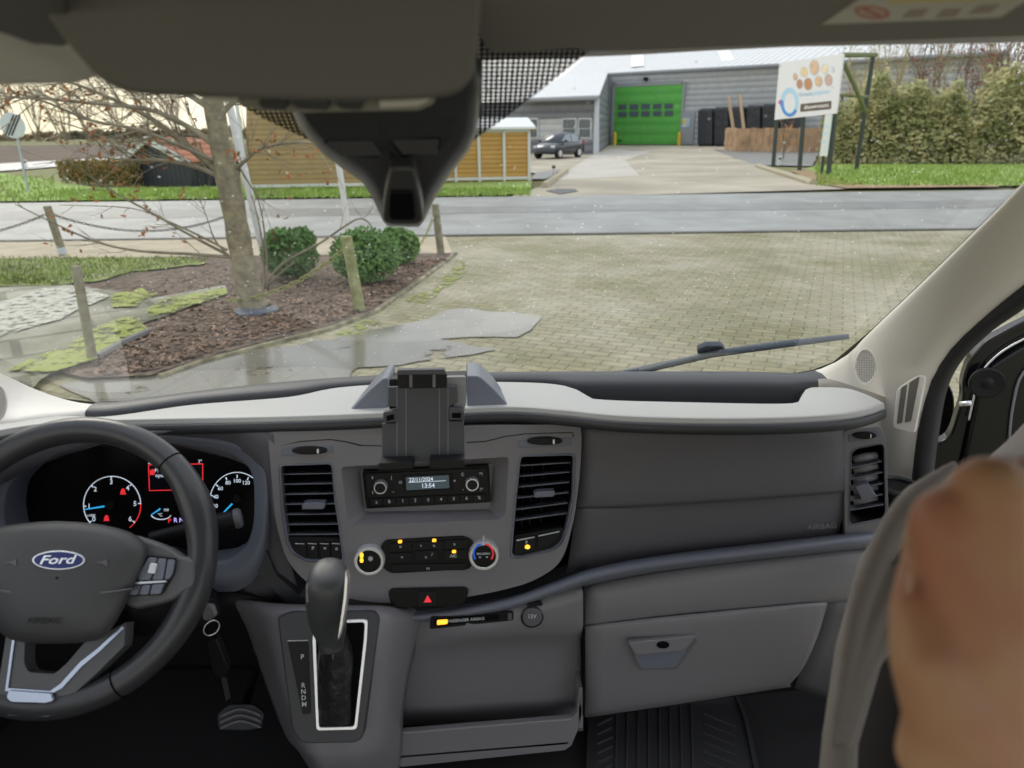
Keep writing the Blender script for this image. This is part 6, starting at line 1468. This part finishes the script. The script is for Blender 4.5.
slab('lens_cover', PS, rnd2([(389, 192), (414, 192), (416, 221), (389, 221)], 4, 3), .009, .013, M_gloss, sh, bevel=.0015)
# ---------------------------------------------------------------- wiper outside the glass
wp = thing('windscreen_wiper', 'parked windscreen wiper lying on the outside of the glass at the right', 'wiper', GL.on(720, 355, -.02))
M_wip = mat('wiper_grey', (.10, .12, .15), .5)
mk('wiper_arm', MB().tube([GL.on(600, 378, -.030), GL.on(640, 370, -.034), GL.on(708, 355.5, -.034)], [.009, .008, .006], 8), M_wip, wp, sm=1)
mk('blade', MB().tube([GL.on(640, 371.5, -.016), GL.on(712, 354, -.020), GL.on(780, 344.5, -.020), GL.on(849, 336.5, -.014)], [.006, .0075, .0075, .005], 8), M_wip, wp, sm=1)
slab('connector', Plane(GL.on(712, 352, -.03), GL.n), rnd2([(697, 350), (706, 346.5), (722, 346.5), (726, 351), (712, 357), (698, 358)], 2, 3), -.008, .003, M_wip, wp, bevel=.003)
# ---------------------------------------------------------------- open passenger door
PD = Plane(hy(985, 400, 1.20), (-.40, -1, 0))
dr_ = thing('passenger_door', 'open glossy black passenger door seen past the right pillar', 'car door', PD.on(990, 600))
slab('door_shell', PD, rnd2([(1190, 262), (1075, 297), (1012, 327), (986, 341), (969, 360), (962, 382), (963, 398), (957, 415), (952, 432), (945, 441), (918, 446), (905, 470), (895, 620), (930, 800), (1250, 800)], 7, 3), -.03, .0, mat('door_black_paint', (.006, .006, .007), .18), dr_, bevel=.008, seg=3)
slab('door_lining', PD, rnd2([(1180, 290), (1080, 325), (1024, 347), (992, 367), (979, 392), (972, 425), (962, 470), (950, 520), (950, 760), (1240, 760)], 7, 3), 0, .018, mat('door_black_trim', (.007, .007, .008), .35), dr_, bevel=.006, seg=3)
dsk = mk('speaker_disc', MB().disc(PD.on(987, 383, .018), PD.n, [(.030, -.004), (.030, .002), (.027, .004), (.012, .003), (.004, .006)], 32), M_blk, dr_)
mk('chrome_line', MB().tube(smooth([PD.on(a, b, .012) for a, b in [(1110, 300), (1024, 339), (994, 358), (979, 378), (973, 402), (969, 420)]], 4), .0020, 8), M_chrome, dr_, sm=1)
mk('inner_rail', MB().tube(smooth([PD.on(a, b, .022) for a, b in [(1060, 350), (1024, 372), (1013, 405), (1009, 440)]], 4), .0025, 8), M_fas, dr_, sm=1)
mk('latch_pin', MB().tube([PD.on(960, 404, .03), PD.on(972, 403, .04)], .005, 10), M_chrome, dr_, sm=1)
mr = thing('door_mirror', 'black door mirror edge between the pillar seal and the open door', 'mirror', PD.on(945, 440))
PM = Plane(hy(944, 410, 1.32), (-.3, -1, 0))
slab('mirror_housing', PM, sm2([(925, 440), (930, 400), (940, 382), (949, 384), (955, 399), (954, 425), (948, 439), (936, 446)], 3, True), -.08, 0, MATS['door_black_paint'], mr, bevel=.010, seg=3)
mk('mirror_rim', MB().tube(smooth([PM.on(a, b, .003) for a, b in [(932, 434), (942, 439.5), (950, 439), (955, 430), (956, 410)]], 3), .0022, 8), M_chrome, mr, sm=1)
mk('mirror_bracket', MB().tube([PM.on(940, 436, -.05), PM.on(935, 470, -.05), PD.on(935, 500, -.035)], .02, 10), M_blk, mr)
# small black cup rim by the end vent
ch = thing('cup_holder', 'small round black cup holder at the right end of the dashboard', 'cup holder', hy(897, 490, .93))
mk('cup_ring', MB().tube([hy(899, 486, .93)+Vector((cos(a)*.028, sin(a)*.028, 0)) for a in [2*pi*i/28 for i in range(28)]], .004, 8, closed=True), M_rub, ch, sm=1)
mk('cup_wall', MB().disc(hy(899, 486, .93)+Vector((0, 0, -.06)), (0, 0, 1), [(.020, 0), (.026, .058)], 24), M_blk, ch)
# ---------------------------------------------------------------- passenger: raised hand and grey sleeve
def kp(x, y, d): return EYE+ray(x, y)*d
def capsule(mb, pts, n=16):
    """tapered limb with rounded ends through (point, radius)"""
    P_ = [p for p, r_ in pts]; R_ = [r_ for p, r_ in pts]
    a = P_[0]-(P_[1]-P_[0]).normalized()*R_[0]*.9; b = P_[-1]+(P_[-1]-P_[-2]).normalized()*R_[-1]*.9
    a2 = P_[0]-(P_[1]-P_[0]).normalized()*R_[0]*.55; b2 = P_[-1]+(P_[-1]-P_[-2]).normalized()*R_[-1]*.55
    mb.tube([a, a2]+P_+[b2, b], [R_[0]*.35, R_[0]*.8]+R_+[R_[-1]*.8, R_[-1]*.35], n)
def fleshy(name, mb, m, parent, vox=.0022, it=10):
    o = mk(name, mb, m, parent, sm=1)
    q = o.modifiers.new('remesh', 'REMESH'); q.mode = 'VOXEL'; q.voxel_size = vox; q.use_smooth_shade = True
    q = o.modifiers.new('smooth', 'SMOOTH'); q.factor = .6; q.iterations = it
    return o
sk = bpy.data.materials.new('skin'); sk.use_nodes = True; MATS['skin'] = sk; t = sk.node_tree; b = t.nodes['Principled BSDF']
b.inputs['Roughness'].default_value = .55; b.inputs['Subsurface Weight'].default_value = .12; b.inputs['Subsurface Scale'].default_value = .006; b.inputs['Subsurface Radius'].default_value = (1, .35, .2)
ge = t.nodes.new('ShaderNodeNewGeometry'); nn_ = t.nodes.new('ShaderNodeTexNoise'); nn_.inputs['Scale'].default_value = 16; nn_.inputs['Detail'].default_value = 3
t.links.new(ge.outputs['Position'], nn_.inputs['Vector']); rp = t.nodes.new('ShaderNodeValToRGB'); rp.color_ramp.elements[0].position = .36; rp.color_ramp.elements[0].color = (.46, .20, .13, 1)
rp.color_ramp.elements[1].position = .56; rp.color_ramp.elements[1].color = (.52, .31, .19, 1); t.links.new(nn_.outputs['Fac'], rp.inputs[0]); t.links.new(rp.outputs[0], b.inputs['Base Color'])
hb_ = MB()
W = (1035, 810, .262)
capsule(hb_, [(kp(1120, 1150, .27), .038), (kp(1070, 950, .265), .033), (kp(*W), .029)])
kn_ = [(948, 520, .262, .0135), (990, 492, .258, .0145), (1040, 488, .260, .0140), (1085, 505, .266, .0125)]
for i, (x, y, d_, r_) in enumerate(kn_):
    wx = W[0]-28+i*20
    capsule(hb_, [(kp(wx, 800, .262), .018), (kp(lerp(wx, x, .5), 650, .258), .0175), (kp(x, y, d_), r_)])
    L_ = (.9, 1.0, .95, .8)[i]
    capsule(hb_, [(kp(x, y, d_), r_*.95), (kp(x-10, y-14*0+8, d_+.022*L_), r_*.85), (kp(x-22, y+42*L_, d_+.040*L_), r_*.75), (kp(x-14, y+96*L_, d_+.036*L_), r_*.68)])
capsule(hb_, [(kp(1000, 790, .262), .020), (kp(948, 705, .256), .0165), (kp(925, 655, .256), .0125), (kp(916, 612, .262), .0095), (kp(922, 568, .272), .0085)])
capsule(hb_, [(kp(985, 800, .262), .022), (kp(950, 755, .26), .019), (kp(965, 690, .26), .018)])
for i in range(3):
    a_, b__ = kn_[i], kn_[i+1]; capsule(hb_, [(kp(lerp(a_[0], b__[0], .5), a_[1]+40, .262), .012), (kp(lerp(W[0]-18+i*20, a_[0], .4), 720, .260), .016)])
person = fleshy('person', hb_, sk, None)
props(person, 'person in a grey sweater at the right, bare fist raised close to the camera', 'person')
nl_ = rnd2([(-4, -10), (5, -12), (6, 8), (-3, 9)], 3, 3)
mk('thumbnail', MB().prism([kp(908+a, 585+b, .2575) for a, b in nl_], [kp(908+a, 585+b, .2595) for a, b in nl_]), mat('nail', (.46, .29, .20), .7), person, sm=0)
M_slv = mat('grey_knit', (.15, .135, .13), .9, bump=.6, bs=500)
sv = MB()
capsule(sv, [(kp(1180, 600, .66), .085), (kp(1080, 530, .62), .065), (kp(1000, 516, .58), .045), (kp(940, 525, .55), .036), (kp(893, 580, .53), .026), (kp(858, 655, .51), .0155), (kp(840, 740, .49), .0115), (kp(834, 840, .47), .013)], 22)
for k, (dx, w_) in enumerate(((-17, 1.3), (3, 1.25), (20, 1.1))):   # folds of cloth that follow the bent arm
    P_ = [kp(965+dx*.5, 497+dx*2.0, .50), kp(920+dx*.9, 532+dx*1.5, .487), kp(884+dx*1.1, 592+dx*.4, .487), kp(857+dx*.62, 665, .487), kp(840+dx*.4, 745, .476)]
    sv.tube(smooth(P_, 4), [w_*q for q in [.002, .003, .004, .0052, .006, .006, .006, .006, .006, .0055, .005, .005, .0045, .004, .004, .003, .002]], 8)
slv = fleshy('sleeve', sv, M_slv, person, .0022, 2); slv['label'] = 'grey brown knitted sleeve'
tt = MB(); capsule(tt, [(kp(1120, 900, .80), .12), (kp(1130, 700, .80), .12), (kp(1150, 560, .76), .09)], 22); capsule(tt, [(kp(1080, 540, .66), .05), (kp(1014, 458, .66), .026), (kp(1060, 448, .68), .04)], 16)
fleshy('sweater', tt, M_slv, person, .007, 6)
bg_ = MB(); capsule(bg_, [(kp(915, 860, .60), .07), (kp(918, 760, .58), .060), (kp(935, 660, .56), .048), (kp(960, 600, .57), .03)], 18)
fleshy('black_vest', bg_, mat('black_cloth', (.012, .011, .012), .95), person, .006, 4)
